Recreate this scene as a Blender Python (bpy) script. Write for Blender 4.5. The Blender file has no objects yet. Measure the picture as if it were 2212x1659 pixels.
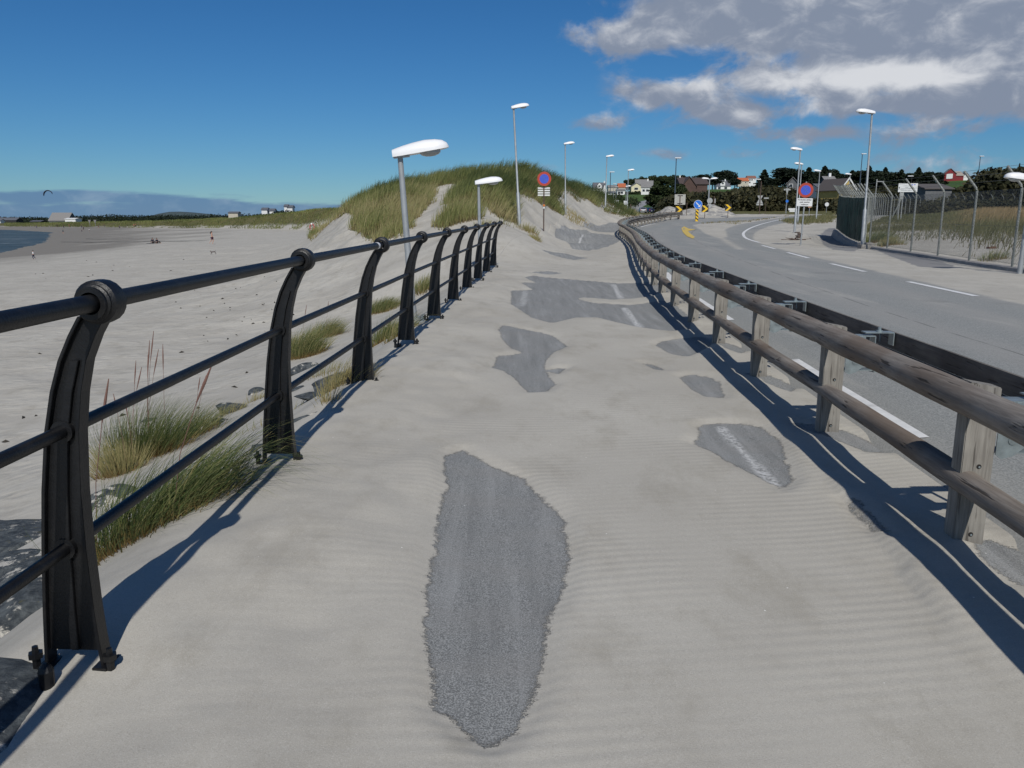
import bpy, math, random
import numpy as np
from mathutils import Vector, Matrix, Euler
random.seed(7); RNG = np.random.default_rng(7)
R = math.radians
S = bpy.context.scene
COL = S.collection

# ------------------------------------------------------------------ camera, sky, sun, exposure
EYE = 1.5; PITCH = R(12.0); F = 1736.0 / 2212.0
cam = bpy.data.cameras.new('camera'); cam.sensor_width = 36.0; cam.lens = 36.0 * F
cam.clip_start = 0.05; cam.clip_end = 9000
camo = bpy.data.objects.new('camera', cam); COL.objects.link(camo)
camo.location = (0, 0, EYE); camo.rotation_euler = (R(90) - PITCH, 0, 0)
S.camera = camo
SUN_EL = R(44.0); SHADOW_AZ = R(6.5)         # shadows fall away from the camera and a little left
sun = bpy.data.lights.new('sun', 'SUN'); sun.energy = 3.5; sun.angle = R(0.53); sun.color = (1.0, 0.965, 0.90)
suno = bpy.data.objects.new('sun', sun); COL.objects.link(suno)
sd = Vector((math.sin(SHADOW_AZ) * math.cos(SUN_EL), -math.cos(SHADOW_AZ) * math.cos(SUN_EL), math.sin(SUN_EL)))
suno.rotation_euler = sd.to_track_quat('Z', 'Y').to_euler(); suno.location = (0, -20, 40)
S.view_settings.view_transform = 'Standard'; S.view_settings.look = 'None'
S.view_settings.exposure = 0.0; S.view_settings.gamma = 1.0
S.cycles.max_bounces = 6; S.cycles.diffuse_bounces = 2; S.cycles.glossy_bounces = 2
S.cycles.transparent_max_bounces = 12; S.cycles.use_denoising = True

class NT:
    """small helper for node trees"""
    def __init__(s, tree): s.t = tree; s.n = tree.nodes; s.l = tree.links
    def node(s, typ, **kw):
        n = s.n.new(typ)
        for k, v in kw.items(): setattr(n, k, v)
        return n
    def put(s, inp, v):
        if v is None: return
        if hasattr(v, 'is_output') or isinstance(v, bpy.types.NodeSocket): s.l.new(v, inp)
        else:
            try: inp.default_value = v
            except Exception: inp.default_value = (*v, 1.0)
    def math(s, op, a, b=None, c=None, clamp=False):
        n = s.node('ShaderNodeMath', operation=op); n.use_clamp = clamp
        s.put(n.inputs[0], a); s.put(n.inputs[1], b)
        if c is not None: s.put(n.inputs[2], c)
        return n.outputs[0]
    def mix(s, f, a, b, blend='MIX'):
        n = s.node('ShaderNodeMix', data_type='RGBA', blend_type=blend)
        s.put(n.inputs[0], f)
        for i, v in ((6, a), (7, b)):
            if isinstance(v, (tuple, list)) and len(v) == 3: v = (*v, 1.0)
            s.put(n.inputs[i], v)
        return n.outputs[2]
    def ramp(s, x, a, b, lo=0.0, hi=1.0, smooth=True):
        n = s.node('ShaderNodeMapRange'); n.interpolation_type = 'SMOOTHSTEP' if smooth else 'LINEAR'; n.clamp = True
        s.put(n.inputs[0], x); n.inputs[1].default_value = a; n.inputs[2].default_value = b
        n.inputs[3].default_value = lo; n.inputs[4].default_value = hi
        return n.outputs[0]
    def noise(s, vec, scale, detail=3.0, rough=0.55, dist=0.0, off=None):
        n = s.node('ShaderNodeTexNoise'); n.inputs['Scale'].default_value = scale
        n.inputs['Detail'].default_value = detail; n.inputs['Roughness'].default_value = rough
        n.inputs['Distortion'].default_value = dist
        if vec is not None: s.l.new(vec, n.inputs['Vector'])
        return n.outputs[0]
    def vmap(s, vec, scale=(1, 1, 1), loc=(0, 0, 0), rot=(0, 0, 0)):
        n = s.node('ShaderNodeMapping'); s.l.new(vec, n.inputs[0])
        n.inputs['Scale'].default_value = scale; n.inputs['Location'].default_value = loc; n.inputs['Rotation'].default_value = rot
        return n.outputs[0]

# ---- world: physical sky plus a layer of clouds laid out by compass direction and elevation
world = bpy.data.worlds.new('World'); S.world = world; world.use_nodes = True
w = NT(world.node_tree); w.n.clear()
out = w.node('ShaderNodeOutputWorld')
sky = w.node('ShaderNodeTexSky', sky_type='NISHITA'); sky.sun_disc = False
sky.sun_elevation = SUN_EL; sky.sun_rotation = math.pi - SHADOW_AZ
sky.air_density = 1.0; sky.dust_density = 0.0; sky.ozone_density = 5.0; sky.altitude = 0
hs = w.node('ShaderNodeHueSaturation'); hs.inputs['Saturation'].default_value = 1.08; hs.inputs['Value'].default_value = 1.0
w.l.new(w.vmap(w.node('ShaderNodeTexCoord').outputs['Generated'], rot=(R(.36), 0, 0)), sky.inputs['Vector'])
w.l.new(w.mix(1.0, sky.outputs[0], (.52, .79, 1.04), 'MULTIPLY'), hs.inputs['Color'])
bg = w.node('ShaderNodeBackground'); bg.inputs[1].default_value = 0.06; w.l.new(hs.outputs[0], bg.inputs[0])
tc = w.node('ShaderNodeTexCoord').outputs['Generated']
sep = w.node('ShaderNodeSeparateXYZ'); w.l.new(tc, sep.inputs[0])
az = w.math('MULTIPLY', w.math('ARCTAN2', sep.outputs[0], sep.outputs[1]), 57.2958)
el = w.math('MULTIPLY', w.math('ARCSINE', sep.outputs[2]), 57.2958)
comb = w.node('ShaderNodeCombineXYZ'); w.l.new(az, comb.inputs[0]); w.l.new(el, comb.inputs[1])
n1 = w.noise(w.vmap(comb.outputs[0], (0.15, 0.25, 1)), 1.5, 11.0, 0.60, 0.35)
n2 = w.noise(w.vmap(comb.outputs[0], (0.22, 0.36, 1), (3.1, 1.7, 0)), 1.6, 10.0, 0.60, 0.35)
n3 = w.noise(w.vmap(comb.outputs[0], (0.12, 0.9, 1), (9.1, 4.7, 0)), 1.4, 7.0, 0.6, 0.1)
def blobs(lst):
    tot = None
    for (a, e, ra, re, wt) in lst:
        dx = w.math('DIVIDE', w.math('SUBTRACT', az, a), ra); dy = w.math('DIVIDE', w.math('SUBTRACT', el, e), re)
        d2 = w.math('ADD', w.math('MULTIPLY', dx, dx), w.math('MULTIPLY', dy, dy))
        g = w.math('MULTIPLY', w.math('EXPONENT', w.math('MULTIPLY', d2, -1.0)), wt)
        tot = g if tot is None else w.math('ADD', tot, g)
    return tot
body = blobs([(24, 13.6, 13, 2.6, 1.0), (19, 11.4, 12, 1.9, 1.0), (32, 8.8, 8, 3.6, .95), (8.2, 11.1, 3.4, .95, .85), (13, 12.6, 5, 1.2, .7),
              (20.5, 8.1, 8.6, 1.25, 1.05), (26, 9.6, 7, 1.6, .8), (10.8, 7.5, 3.4, 1.35, .95), (5.9, 5.9, 2.8, .6, .55), (2.5, 3.1, 2.2, .35, .5),
              (15.4, 6.2, 2.4, .65, .9), (20.5, 6.4, 4.5, .55, .8), (28.5, 6.9, 4.6, .9, .85), (24, 4.9, 10, .7, .50),
              (13, 3.9, 6, .5, .40), (28, 3.0, 8, .7, .42), (19.5, 5.1, 2.8, .5, .5), (22, 2.2, 12, .4, .32)])
cov = w.ramp(w.math('ADD', body, w.math('MULTIPLY', w.math('MULTIPLY', w.math('SUBTRACT', n1, 0.51), 3.0), w.ramp(body, .03, .30))), 0.20, 0.95)
low = blobs([(-28, 1.0, 8.0, 0.45, 0.55), (-18, -0.1, 24, 0.7, 0.75), (5, -.2, 50, 2.0, .30), (-3, 3.0, 3.2, 0.4, 0.25), (-7.0, 1.7, 4, 0.25, 0.15)])
covl = w.math('MULTIPLY', w.ramp(w.math('ADD', low, w.math('MULTIPLY', w.math('SUBTRACT', n3, 0.5), 1.2)), 0.30, 0.62), 0.8)
bright = blobs([(20.5, 8.35, 6.2, 0.75, 1.0), (25.5, 8.0, 3.6, 0.8, 0.75), (10.6, 8.2, 2.4, 0.5, 0.45), (15.7, 6.35, 1.8, 0.3, 0.35),
                (9.2, 6.9, 1.7, 0.4, 0.35), (8.5, 11.2, 3, 0.5, 0.2), (31, 9.5, 2.5, 1.5, 0.25)])
br = w.ramp(w.math('ADD', w.math('MULTIPLY', bright, 0.75), w.math('MULTIPLY', w.math('SUBTRACT', n2, 0.44), 2.0)), 0.0, 0.95)
ccol = w.mix(br, (0.225, 0.27, 0.36), (0.66, 0.68, 0.72))
bgc = w.node('ShaderNodeBackground'); w.l.new(ccol, bgc.inputs[0]); bgc.inputs[1].default_value = 1.0
bgl = w.node('ShaderNodeBackground'); bgl.inputs[1].default_value = 1.0
w.l.new(w.mix(w.ramp(n2, 0.45, 0.75), (0.10, 0.19, 0.36), (0.20, 0.29, 0.44)), bgl.inputs[0])
m1 = w.node('ShaderNodeMixShader'); w.l.new(covl, m1.inputs[0]); w.l.new(bg.outputs[0], m1.inputs[1]); w.l.new(bgl.outputs[0], m1.inputs[2])
behind = w.ramp(w.math('ABSOLUTE', az), 42, 70)       # unseen broken clouds added outside the view as neutral fill light
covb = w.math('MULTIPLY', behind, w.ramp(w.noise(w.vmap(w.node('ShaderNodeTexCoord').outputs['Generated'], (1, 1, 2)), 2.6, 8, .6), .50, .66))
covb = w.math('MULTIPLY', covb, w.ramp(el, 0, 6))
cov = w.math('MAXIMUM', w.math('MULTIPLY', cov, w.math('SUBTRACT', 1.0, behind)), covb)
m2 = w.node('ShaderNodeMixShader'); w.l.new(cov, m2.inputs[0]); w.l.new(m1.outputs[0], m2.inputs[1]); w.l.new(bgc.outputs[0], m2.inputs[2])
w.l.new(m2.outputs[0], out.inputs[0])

# ------------------------------------------------------------------ tagging and mesh helpers
def tag(o, label=None, cat=None, group=None, kind=None):
    if label: o['label'] = label
    if cat: o['category'] = cat
    if group: o['group'] = group
    if kind: o['kind'] = kind
    return o
def empty(name, loc=(0, 0, 0), rz=0.0, rx=0.0, ry=0.0, scale=1.0):
    o = bpy.data.objects.new(name, None); COL.objects.link(o); o.empty_display_size = 0.2
    o.location = loc; o.rotation_euler = (rx, ry, rz); o.scale = (scale,) * 3
    return o
def mesh_from(name, V, Fq, mat, parent=None, smooth=False, attrs=None):
    """V (n,3); Fq list of arrays of faces (m,k)"""
    me = bpy.data.meshes.new(name)
    V = np.asarray(V, dtype=np.float32)
    if isinstance(Fq, np.ndarray): Fq = [Fq]
    Fq = [np.asarray(f, dtype=np.int32) for f in Fq if len(f)]
    nl = sum(f.size for f in Fq); nf = sum(len(f) for f in Fq)
    me.vertices.add(len(V)); me.vertices.foreach_set('co', V.ravel())
    me.loops.add(nl); me.loops.foreach_set('vertex_index', np.concatenate([f.ravel() for f in Fq]))
    st = []; o = 0
    for f in Fq:
        k = f.shape[1]; st.append(o + np.arange(len(f)) * k); o += f.size
    me.polygons.add(nf); me.polygons.foreach_set('loop_start', np.concatenate(st).astype(np.int32))
    me.polygons.foreach_set('use_smooth', np.full(nf, smooth))
    me.update(calc_edges=True)
    if attrs:
        for k, a in attrs.items():
            at_ = me.attributes.new(k, 'FLOAT', 'POINT'); at_.data.foreach_set('value', np.asarray(a, dtype=np.float32).ravel())
    if mat: me.materials.append(mat)
    ob = bpy.data.objects.new(name, me); COL.objects.link(ob)
    if parent is not None: ob.parent = parent
    return ob
class MB:
    def __init__(s): s.v = []; s.f = []
    def add(s, vs, fs):
        o = len(s.v); s.v += [tuple(p) for p in vs]; s.f += [tuple(i + o for i in f) for f in fs]
    def box(s, c, d, rz=0.0, M=None):
        x, y, z = d[0] / 2, d[1] / 2, d[2] / 2
        vs = [Vector((sx * x, sy * y, sz * z)) for sz in (-1, 1) for sy in (-1, 1) for sx in (-1, 1)]
        if M is None: M = Matrix.Rotation(rz, 3, 'Z')
        vs = [M @ v + Vector(c) for v in vs]
        s.add(vs, [(0, 2, 3, 1), (4, 5, 7, 6), (0, 1, 5, 4), (2, 6, 7, 3), (0, 4, 6, 2), (1, 3, 7, 5)])
    def tube(s, pts, rad, n=10, cap=True, flat=None):
        pts = [Vector(p) for p in pts]; m = len(pts)
        if not hasattr(rad, '__len__'): rad = [rad] * m
        up0 = None; rings = []
        for i, p in enumerate(pts):
            d = (pts[min(i + 1, m - 1)] - pts[max(i - 1, 0)]).normalized()
            ref = Vector((0, 0, 1)) if abs(d.z) < 0.95 else Vector((0, 1, 0))
            a = d.cross(ref).normalized(); b = a.cross(d).normalized()
            rings.append([p + (a * math.cos(t) + b * math.sin(t)) * rad[i] for t in [2 * math.pi * k / n for k in range(n)]])
        vs = [v for r in rings for v in r]
        fs = [(i * n + k, i * n + (k + 1) % n, (i + 1) * n + (k + 1) % n, (i + 1) * n + k) for i in range(m - 1) for k in range(n)]
        if cap:
            fs.append(tuple(reversed(range(n)))); fs.append(tuple((m - 1) * n + k for k in range(n)))
        s.add(vs, [tuple(reversed(f)) for f in fs])
    def cyl(s, a, b, r, n=12): s.tube([a, b], r, n)
    def ball(s, c, r, n=8, sq=(1, 1, 1)):
        vs = []; fs = []
        for i in range(n + 1):
            t = math.pi * i / n
            for k in range(2 * n):
                p = math.pi * k / n
                vs.append((c[0] + r * sq[0] * math.sin(t) * math.cos(p), c[1] + r * sq[1] * math.sin(t) * math.sin(p), c[2] + r * sq[2] * math.cos(t)))
        for i in range(n):
            for k in range(2 * n):
                fs.append((i * 2 * n + k, (i + 1) * 2 * n + k, (i + 1) * 2 * n + (k + 1) % (2 * n), i * 2 * n + (k + 1) % (2 * n)))
        s.add(vs, fs)
    def prism(s, poly, axis, a, b):
        """outline poly (2D) extruded along axis from a to b"""
        def P(p, t):
            return {'y': (p[0], t, p[1]), 'x': (t, p[0], p[1]), 'z': (p[0], p[1], t)}[axis]
        n = len(poly); vs = [P(p, a) for p in poly] + [P(p, b) for p in poly]
        fs = [tuple(range(n)), tuple(reversed(range(n, 2 * n)))] + [(i, i + n, (i + 1) % n + n, (i + 1) % n) for i in range(n)]
        s.add(vs, fs)
    def build(s, name, mat, parent=None, smooth=False, bevel=0.0):
        me = bpy.data.meshes.new(name); me.from_pydata(s.v, [], s.f); me.update()
        import bmesh
        bm = bmesh.new(); bm.from_mesh(me)
        if bevel: bmesh.ops.bevel(bm, geom=bm.edges[:], offset=bevel, segments=2, affect='EDGES', clamp_overlap=True)
        bmesh.ops.recalc_face_normals(bm, faces=bm.faces); bm.to_mesh(me); bm.free()
        if smooth:
            me.polygons.foreach_set('use_smooth', [True] * len(me.polygons))
            me.set_sharp_from_angle(angle=R(38)) if hasattr(me, 'set_sharp_from_angle') else None
        if mat: me.materials.append(mat)
        o = bpy.data.objects.new(name, me); COL.objects.link(o)
        if parent is not None: o.parent = parent
        return o
def copy_tree(o, parent=None):
    c = o.copy(); COL.objects.link(c); c.parent = parent
    for ch in list(o.children): copy_tree(ch, c)
    return c

# ------------------------------------------------------------------ numpy value noise
def vnoise(x, y, seed=0):
    xi = np.floor(x).astype(np.int64); yi = np.floor(y).astype(np.int64); fx = x - xi; fy = y - yi
    fx = fx * fx * (3 - 2 * fx); fy = fy * fy * (3 - 2 * fy)
    def h(a, b):
        n = (a * 374761393 + b * 668265263 + seed * 974711) & 0x7fffffff
        n = ((n ^ (n >> 13)) * 1274126177) & 0x7fffffff
        return ((n ^ (n >> 16)) & 0xffff) / 65535.0
    return (h(xi, yi) * (1 - fx) + h(xi + 1, yi) * fx) * (1 - fy) + (h(xi, yi + 1) * (1 - fx) + h(xi + 1, yi + 1) * fx) * fy
def fbm(x, y, seed=0, oct=4):
    s = 0; a = 0.5; t = 0
    for i in range(oct):
        s = s + a * vnoise(x, y, seed + i * 17); t += a; a *= 0.5; x = x * 2.03 + 5.1; y = y * 2.03 + 9.7
    return s / t
def sst(x, a, b):
    t = np.clip((x - a) / (b - a), 0, 1); return t * t * (3 - 2 * t)

# ------------------------------------------------------------------ plan lines
def railx(y): return -1.48 + 0.0465 * (y - 2.49)
LINE_L = [(1.87, -4), (2.37, 3.63), (2.58, 7.6), (2.83, 11.6), (3.2, 16.6), (4.1, 24.5), (5.3, 34), (6.4, 44), (7.2, 53), (8.9, 61.5), (11.6, 70.5), (14.4, 79), (18.2, 88), (34, 104), (60, 122), (110, 142), (170, 160)]
LINE_R = [(7.3, -4), (7.7, 3.6), (8.0, 7.6), (8.3, 11.6), (9.0, 17), (9.95, 24), (11.3, 34), (13.2, 44), (15.6, 52.5), (18.4, 60), (23.2, 71), (31, 86), (40, 98), (58, 113), (85, 126), (130, 138), (190, 146)]
def catmull(P, n=8):
    P = np.array(P, float); Q = []
    for i in range(len(P) - 1):
        p0 = P[max(i - 1, 0)]; p1 = P[i]; p2 = P[i + 1]; p3 = P[min(i + 2, len(P) - 1)]
        for k in range(n):
            t = k / n
            Q.append(0.5 * ((2 * p1) + (-p0 + p2) * t + (2 * p0 - 5 * p1 + 4 * p2 - p3) * t * t + (-p0 + 3 * p1 - 3 * p2 + p3) * t ** 3))
    Q.append(P[-1]); return np.array(Q)
CL = catmull(LINE_L); CR = catmull(LINE_R)
def guardx(y): return np.interp(y, CL[:, 1], CL[:, 0]) - 0.2
def roadr(y): return np.interp(y, CR[:, 1], CR[:, 0])
FENCE = [(12.4, 10.0), (12.75, 13.0), (13.0, 16.0), (13.2, 18.9), (13.45, 21.8), (13.85, 24.6), (14.35, 27.4), (14.8, 30.2), (15.2, 33.0), (15.6, 35.6)]

FXY = [10, 22, 30, 36, 43.4, 50, 60, 72, 90, 110]; FXX = [12.4, 13.5, 14.8, 15.7, 17.8, 19.9, 25, 31, 40, 53]
# ------------------------------------------------------------------ terrain height
TILT = .0061      # the promenade climbs slightly against the true level of sea and shore
def sea(y): return -3.93 - TILT * y
def beach(x, y):
    xw = np.interp(y, [-50, 60, 126, 187, 325, 435, 520], [-62, -70, -80, -107, -183, -277, -620])
    t = (-x - 12) / (-xw - 12)
    return -2.0 - TILT * y - 1.93 * np.clip(t, 0, 1.6) ** 1.8
ZR = ([-50, 45, 50, 60, 70, 86, 100, 115, 130, 400], [0, 0, .08, .36, .55, .8, 1.05, 1.25, 1.4, 1.4])
SEC = {
 30: [(-20, -2.6), (-10, -1.9), (-6, -1.0), (-3, .1), (-1.5, .8), (-.3, 1.0), (.6, .55), (1.5, .1), (2.2, 0)],
 36: [(-14, -2.2), (-10, -1.4), (-7.5, -.3), (-5, .8), (-3, 1.6), (-1.5, 2.0), (-.2, 1.1), (.6, .72), (1.4, .62), (2.0, .15), (2.6, 0), (5, 0)],
 42: [(-16, -2.2), (-11.5, -1.4), (-9.5, -.2), (-8, .9), (-6.5, 1.5), (-4.5, 1.3), (-3, 2.0), (-1.3, 2.7), (0, 2.0), (1.2, .9), (1.9, .2), (2.6, 0), (6, 0)],
 50: [(-18, -2.2), (-13.5, -1.6), (-11.8, -.4), (-10, 1.3), (-8, 2.4), (-6.5, 2.7), (-5, 2.1), (-2.5, 3.1), (-.2, 3.2), (1.4, 2.1), (2.6, .8), (3.6, .12), (6, .09), (7, .08)],
 58: [(-20, -2.3), (-15.5, -1.6), (-13.6, .0), (-11.6, 1.9), (-9.2, 2.9), (-7.5, 3.4), (-3.5, 4.0), (-1, 4.1), (1, 3.7), (2.8, 1.9), (4.0, .8), (5.1, .33), (8, .3)],
 66: [(-22, -2.3), (-18, -1.4), (-15.7, .0), (-13, 2.0), (-10.5, 3.0), (-8, 3.5), (-4, 4.2), (.7, 5.1), (2.8, 4.3), (4.5, 2.7), (6, 1.1), (7.6, .5), (10, .46)],
 75: [(-24, -2.3), (-20, -1.2), (-17.4, .0), (-14.5, 1.6), (-11, 2.4), (-6, 3.1), (0, 4.0), (3.5, 4.3), (5.6, 3.9), (7.2, 2.7), (8.4, 1.3), (9.6, .75), (11, .62)],
 85: [(-27, -2.3), (-20, -.8), (-15, .8), (0, 2.9), (6, 4.2), (8.4, 3.7), (10.4, 2.3), (12, 1.1), (14, .79)],
 95: [(-32, -2.3), (-20, -1), (0, 2.0), (8, 3.2), (11, 2.7), (13, 1.7), (15, 1.05), (18, .97)],
 110: [(-32, -2.4), (-15, -1.5), (0, .4), (12, 1.3), (25, 1.18)],
 135: [(-60, -2.8), (-30, -1.8), (0, 0.5), (20, 1.4)],
}
X0, XS, NX = -90.0, 0.1, 2200
Y0, YS, NY = -8.0, 0.25, 600
XG = X0 + XS * np.arange(NX); YG = Y0 + YS * np.arange(NY)
def near_profile(y):
    r = railx(y); g = guardx(y)
    xs = [r - 8, r - 6, r - 3.3, r - 1.5, r - .8, r - .3, r - .1, r + .25, r + .7, r + 1.2, r + 1.6, g - .5, g - .12, g + .25, g + .7]
    zs = [-2.12, -1.95, -1.45, -.78, -.36, -.05, 0.0, .0, -.045, -.085, -.1, -.1, -.055, -.05, 0.0]
    return xs, zs
def row(y):
    if y <= 24.0:
        xs, zs = near_profile(y)
    else:
        ks = sorted(SEC)
        if y < 30:
            xs, zs = near_profile(24.0); a = np.interp(XG, xs, zs); b = np.interp(XG, *zip(*SEC[30])); t = (y - 24) / 6
            t = t * t * (3 - 2 * t); z = a * (1 - t) + b * t
            xl = (railx(24) - 8) * (1 - t) + SEC[30][0][0] * t
            return finish(z, xl, y)
        i = max(k for k in ks if k <= y) if y <= 135 else 135
        j = min([k for k in ks if k > i], default=i)
        t = 0 if i == j else (y - i) / (j - i)
        a = np.interp(XG, *zip(*SEC[i])); b = np.interp(XG, *zip(*SEC[j]))
        return finish(a * (1 - t) + b * t, SEC[i][0][0] * (1 - t) + SEC[j][0][0] * t, y)
    return finish(np.interp(XG, xs, zs), xs[0], y)
def finish(z, xl, y):
    bz = beach(XG, y); zl = np.interp(xl, XG, z)
    k = sst(XG, xl - 22, xl)
    z = np.where(XG < xl, bz * (1 - k) + zl * k, z)
    return z
TB = np.array([row(y) for y in YG])
def gblur(a, sig, axis):
    n = int(3 * sig + 1); k = np.exp(-0.5 * (np.arange(-n, n + 1) / sig) ** 2); k /= k.sum()
    pad = [(0, 0), (0, 0)]; pad[axis] = (n, n); ap = np.pad(a, pad, mode='edge')
    return np.apply_along_axis(lambda v: np.convolve(v, k, 'valid'), axis, ap)
TBn = gblur(TB, 1.6, 1); TBf = gblur(gblur(TB, 6.0, 1), 5.0, 0)
kk = sst(YG, 22, 34)[:, None]; TB = TBn * (1 - kk) + TBf * kk
# the road and flat ground right of the path follow the long rise
RH = ([0, .10, .16, .25, .45, .6])
AR = [-.75, -.62, -.53, -.35, -.29, -.24, -.15]; YRR = [470, 455, 425, 350, 305, 265, 225]
def zfar(x, y):
    a = x / np.maximum(y, 1.0)
    yy = [110, 135, 170, 215, 300, 450, 600, 900, 1500, 3000]
    A = np.interp(y, yy, [1.2, 1.4, 1.45, 1.5, 4.6, 11.2, 15, 17, 15, 15])
    B = np.interp(y, yy, [1.2, 1.7, 2.4, 4.0, 8.0, 14, 18.5, 22, 20, 20])
    C = np.interp(y, yy, [1.2, 1.9, 3.4, 6.2, 9.5, 19, 22, 24, 22, 22])
    k1 = sst(a, .17, .25); k2 = sst(a, .42, .55)
    zr = (A * (1 - k1) + B * k1) * (1 - k2) + C * k2
    # left: beach, grassy ridge, flat land
    xs = beach(x, y)
    yr = np.interp(a, AR, YRR)
    hr = np.interp(a, [-.75, -.60, -.53, -.40, -.35, -.29, -.24, -.15], [-4.9, -4.6, -4.0, -2.3, -1.3, .6, 2.2, 3.8])
    land = -3.0 - TILT * y; k = sst(y - yr, -5, 16) * (1 - sst(y - yr, 50, 160)); k0 = sst(y - yr, -70, -6)
    zl = xs * (1 - k0) + np.maximum(xs, land) * k0
    zl = zl * (1 - k) + (np.maximum(hr, land) + 0.9 * (fbm(x / 14, y / 14, 5) - .5)) * k
    kl = sst(a, -.06, .07)
    return zl * (1 - kl) + zr * kl
def H(x, y, rough=True):
    x = np.asarray(x, float); y = np.asarray(y, float)
    fx = np.clip((x - X0) / XS, 0, NX - 1.001); fy = np.clip((y - Y0) / YS, 0, NY - 1.001)
    i = fx.astype(int); j = fy.astype(int); tx = fx - i; ty = fy - j
    z = (TB[j, i] * (1 - tx) + TB[j, i + 1] * tx) * (1 - ty) + (TB[j + 1, i] * (1 - tx) + TB[j + 1, i + 1] * tx) * ty
    # right side baseline
    zr = np.interp(y, *ZR); gx = guardx(np.minimum(y, 150))
    kr = sst(x - gx, 1.0, 4.0) * sst(y, 40, 55); z = z * (1 - kr) + zr * kr
    # airfield behind the fence
    fxn = np.interp(y, FXY, FXX)
    kf = sst(x - fxn, .0, 1.0) * (1 - sst(y, 90, 120)); z = z + kf * (.16 + 0.55 * sst(x - fxn, 1.0, 12) * sst(y, 15, 40))
    kx = sst(np.abs(x), 55, 85); z = z * (1 - kx) + np.where(x < 0, beach(x, np.maximum(y, -50)), zr + .3) * kx
    kfar = sst(y, 98, 132); z = z * (1 - kfar) + zfar(x, np.maximum(y, 60)) * kfar
    if rough:
        s = x - railx(y)
        onpath = sst(s, -.5, .4) * (1 - sst(x - gx, 0, 60)) * (1 - sst(y, 24, 34))
        free = 1 - onpath
        roadm = sst(x - gx, .1, .8) * (1 - sst(x - roadr(y), 0, 1.5))
        free = free * (1 - roadm)
        dune = sst(y, 26, 40) * (1 - sst(y, 90, 130)) * sst(x, -17, -12) * (1 - sst(x - gx, -3, -.5))
        z = z + free * (0.05 * (fbm(x * 1.1, y * 1.1, 3) - .5) + .10 * (fbm(x / 5, y / 5, 11) - .5))
        z = z + dune * (1.15 * (fbm(x / 3.2, y / 3.2, 21) - .5) + .22 * (fbm(x * 1.2, y * 1.2, 8) - .5))
        # drifts of sand piled against the railing
        bank = sst(s, -.7, -.1) * (1 - sst(s, .55, 1.5)) * (1 - sst(y, 22, 27))
        z = z + bank * (.115 * (fbm(x * 1.3 + 3, y * .75, 31, 3) - .42) + .018 * (fbm(x * 5, y * 5, 41, 2) - .5))
        z = z - .075 * np.exp(-((y - 2.15) / .55) ** 2) * np.exp(-((s + .0) / .30) ** 2)
        gb = np.exp(-((x - gx) / .16) ** 2) * (1 - sst(y, 60, 80))
        ph = (y - 3.55) / 2.0
        z = z + gb * (.04 * np.exp(-((ph - np.round(ph)) / .18) ** 2) + .02 * (fbm(x * 3, y * 2, 51, 2) - .5))
        xs_ = np.interp(y, [2.2, 2.6, 3.1, 3.5, 3.9, 4.3, 4.7, 5.0], [1.62, 1.66, 1.72, 1.79, 1.86, 1.90, 1.88, 1.84]) + .05 * (fbm(y * 7, y * 0 + 3, 71, 3) - .5)
        z = z + .030 * sst(x - xs_, -.012, .014) * (1 - sst(x - xs_, .03, .30)) * sst(y, 2.5, 3.2) * (1 - sst(y, 4.3, 4.9)) * (.4 + 1.2 * vnoise(y * 3, y * 0, 5))
        mid = onpath * sst(s, .8, 1.4) * (1 - sst(x - gx, -.3, 0))
        z = z + mid * .022 * (fbm(x * 1.4, y * .8, 61, 3) - .5)
    return z
def Hs(x, y, rough=True): return float(H(np.array([x]), np.array([y]), rough)[0])
CP, SP = math.cos(PITCH), math.sin(PITCH)
def photo_to_dir(u, v):
    a = (u - 1106) / 1736.0; b = -(v - 829.5) / 1736.0
    return Vector((a, CP + b * SP, -SP + b * CP))
def at(u, v, Y):
    """where a point seen in the photograph (2212 wide) lies if it is Y metres ahead"""
    d = photo_to_dir(u, v); t = Y / d.y
    return Vector((d.x * t, Y, EYE + d.z * t))
def cast(u, v):
    """the ground point seen in the photograph"""
    d = photo_to_dir(u, v)
    Y = np.concatenate([np.arange(1.2, 30, .02), np.arange(30, 150, .1), np.arange(150, 900, .5)])
    t = Y / d.y; x = d.x * t; z = EYE + d.z * t
    k = np.argmax(z < H(x, Y, False)); return Vector((x[k], Y[k], float(H(x[k:k + 1], Y[k:k + 1])[0])))
def proj(x, y, z):
    d = y * CP + (EYE - z) * SP; up = (z - EYE) * CP + y * SP
    d = np.maximum(d, .01)
    return 1106 + 1736 * x / d, 829.5 - 1736 * up / d
def sdf(poly, x, y):
    """signed distance, positive inside"""
    P = np.array(poly, float); Q = np.roll(P, -1, 0)
    d = np.full(x.shape, 1e9); ins = np.zeros(x.shape, bool)
    for (ax, ay), (bx, by) in zip(P, Q):
        ex, ey = bx - ax, by - ay; L = ex * ex + ey * ey + 1e-12
        t = np.clip(((x - ax) * ex + (y - ay) * ey) / L, 0, 1)
        d = np.minimum(d, np.hypot(x - ax - t * ex, y - ay - t * ey))
        c = (ay > y) != (by > y)
        with np.errstate(divide='ignore', invalid='ignore'):
            ins ^= c & (x < (bx - ax) * (y - ay) / (by - ay + 1e-12) + ax)
    return np.where(ins, d, -d)

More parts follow.
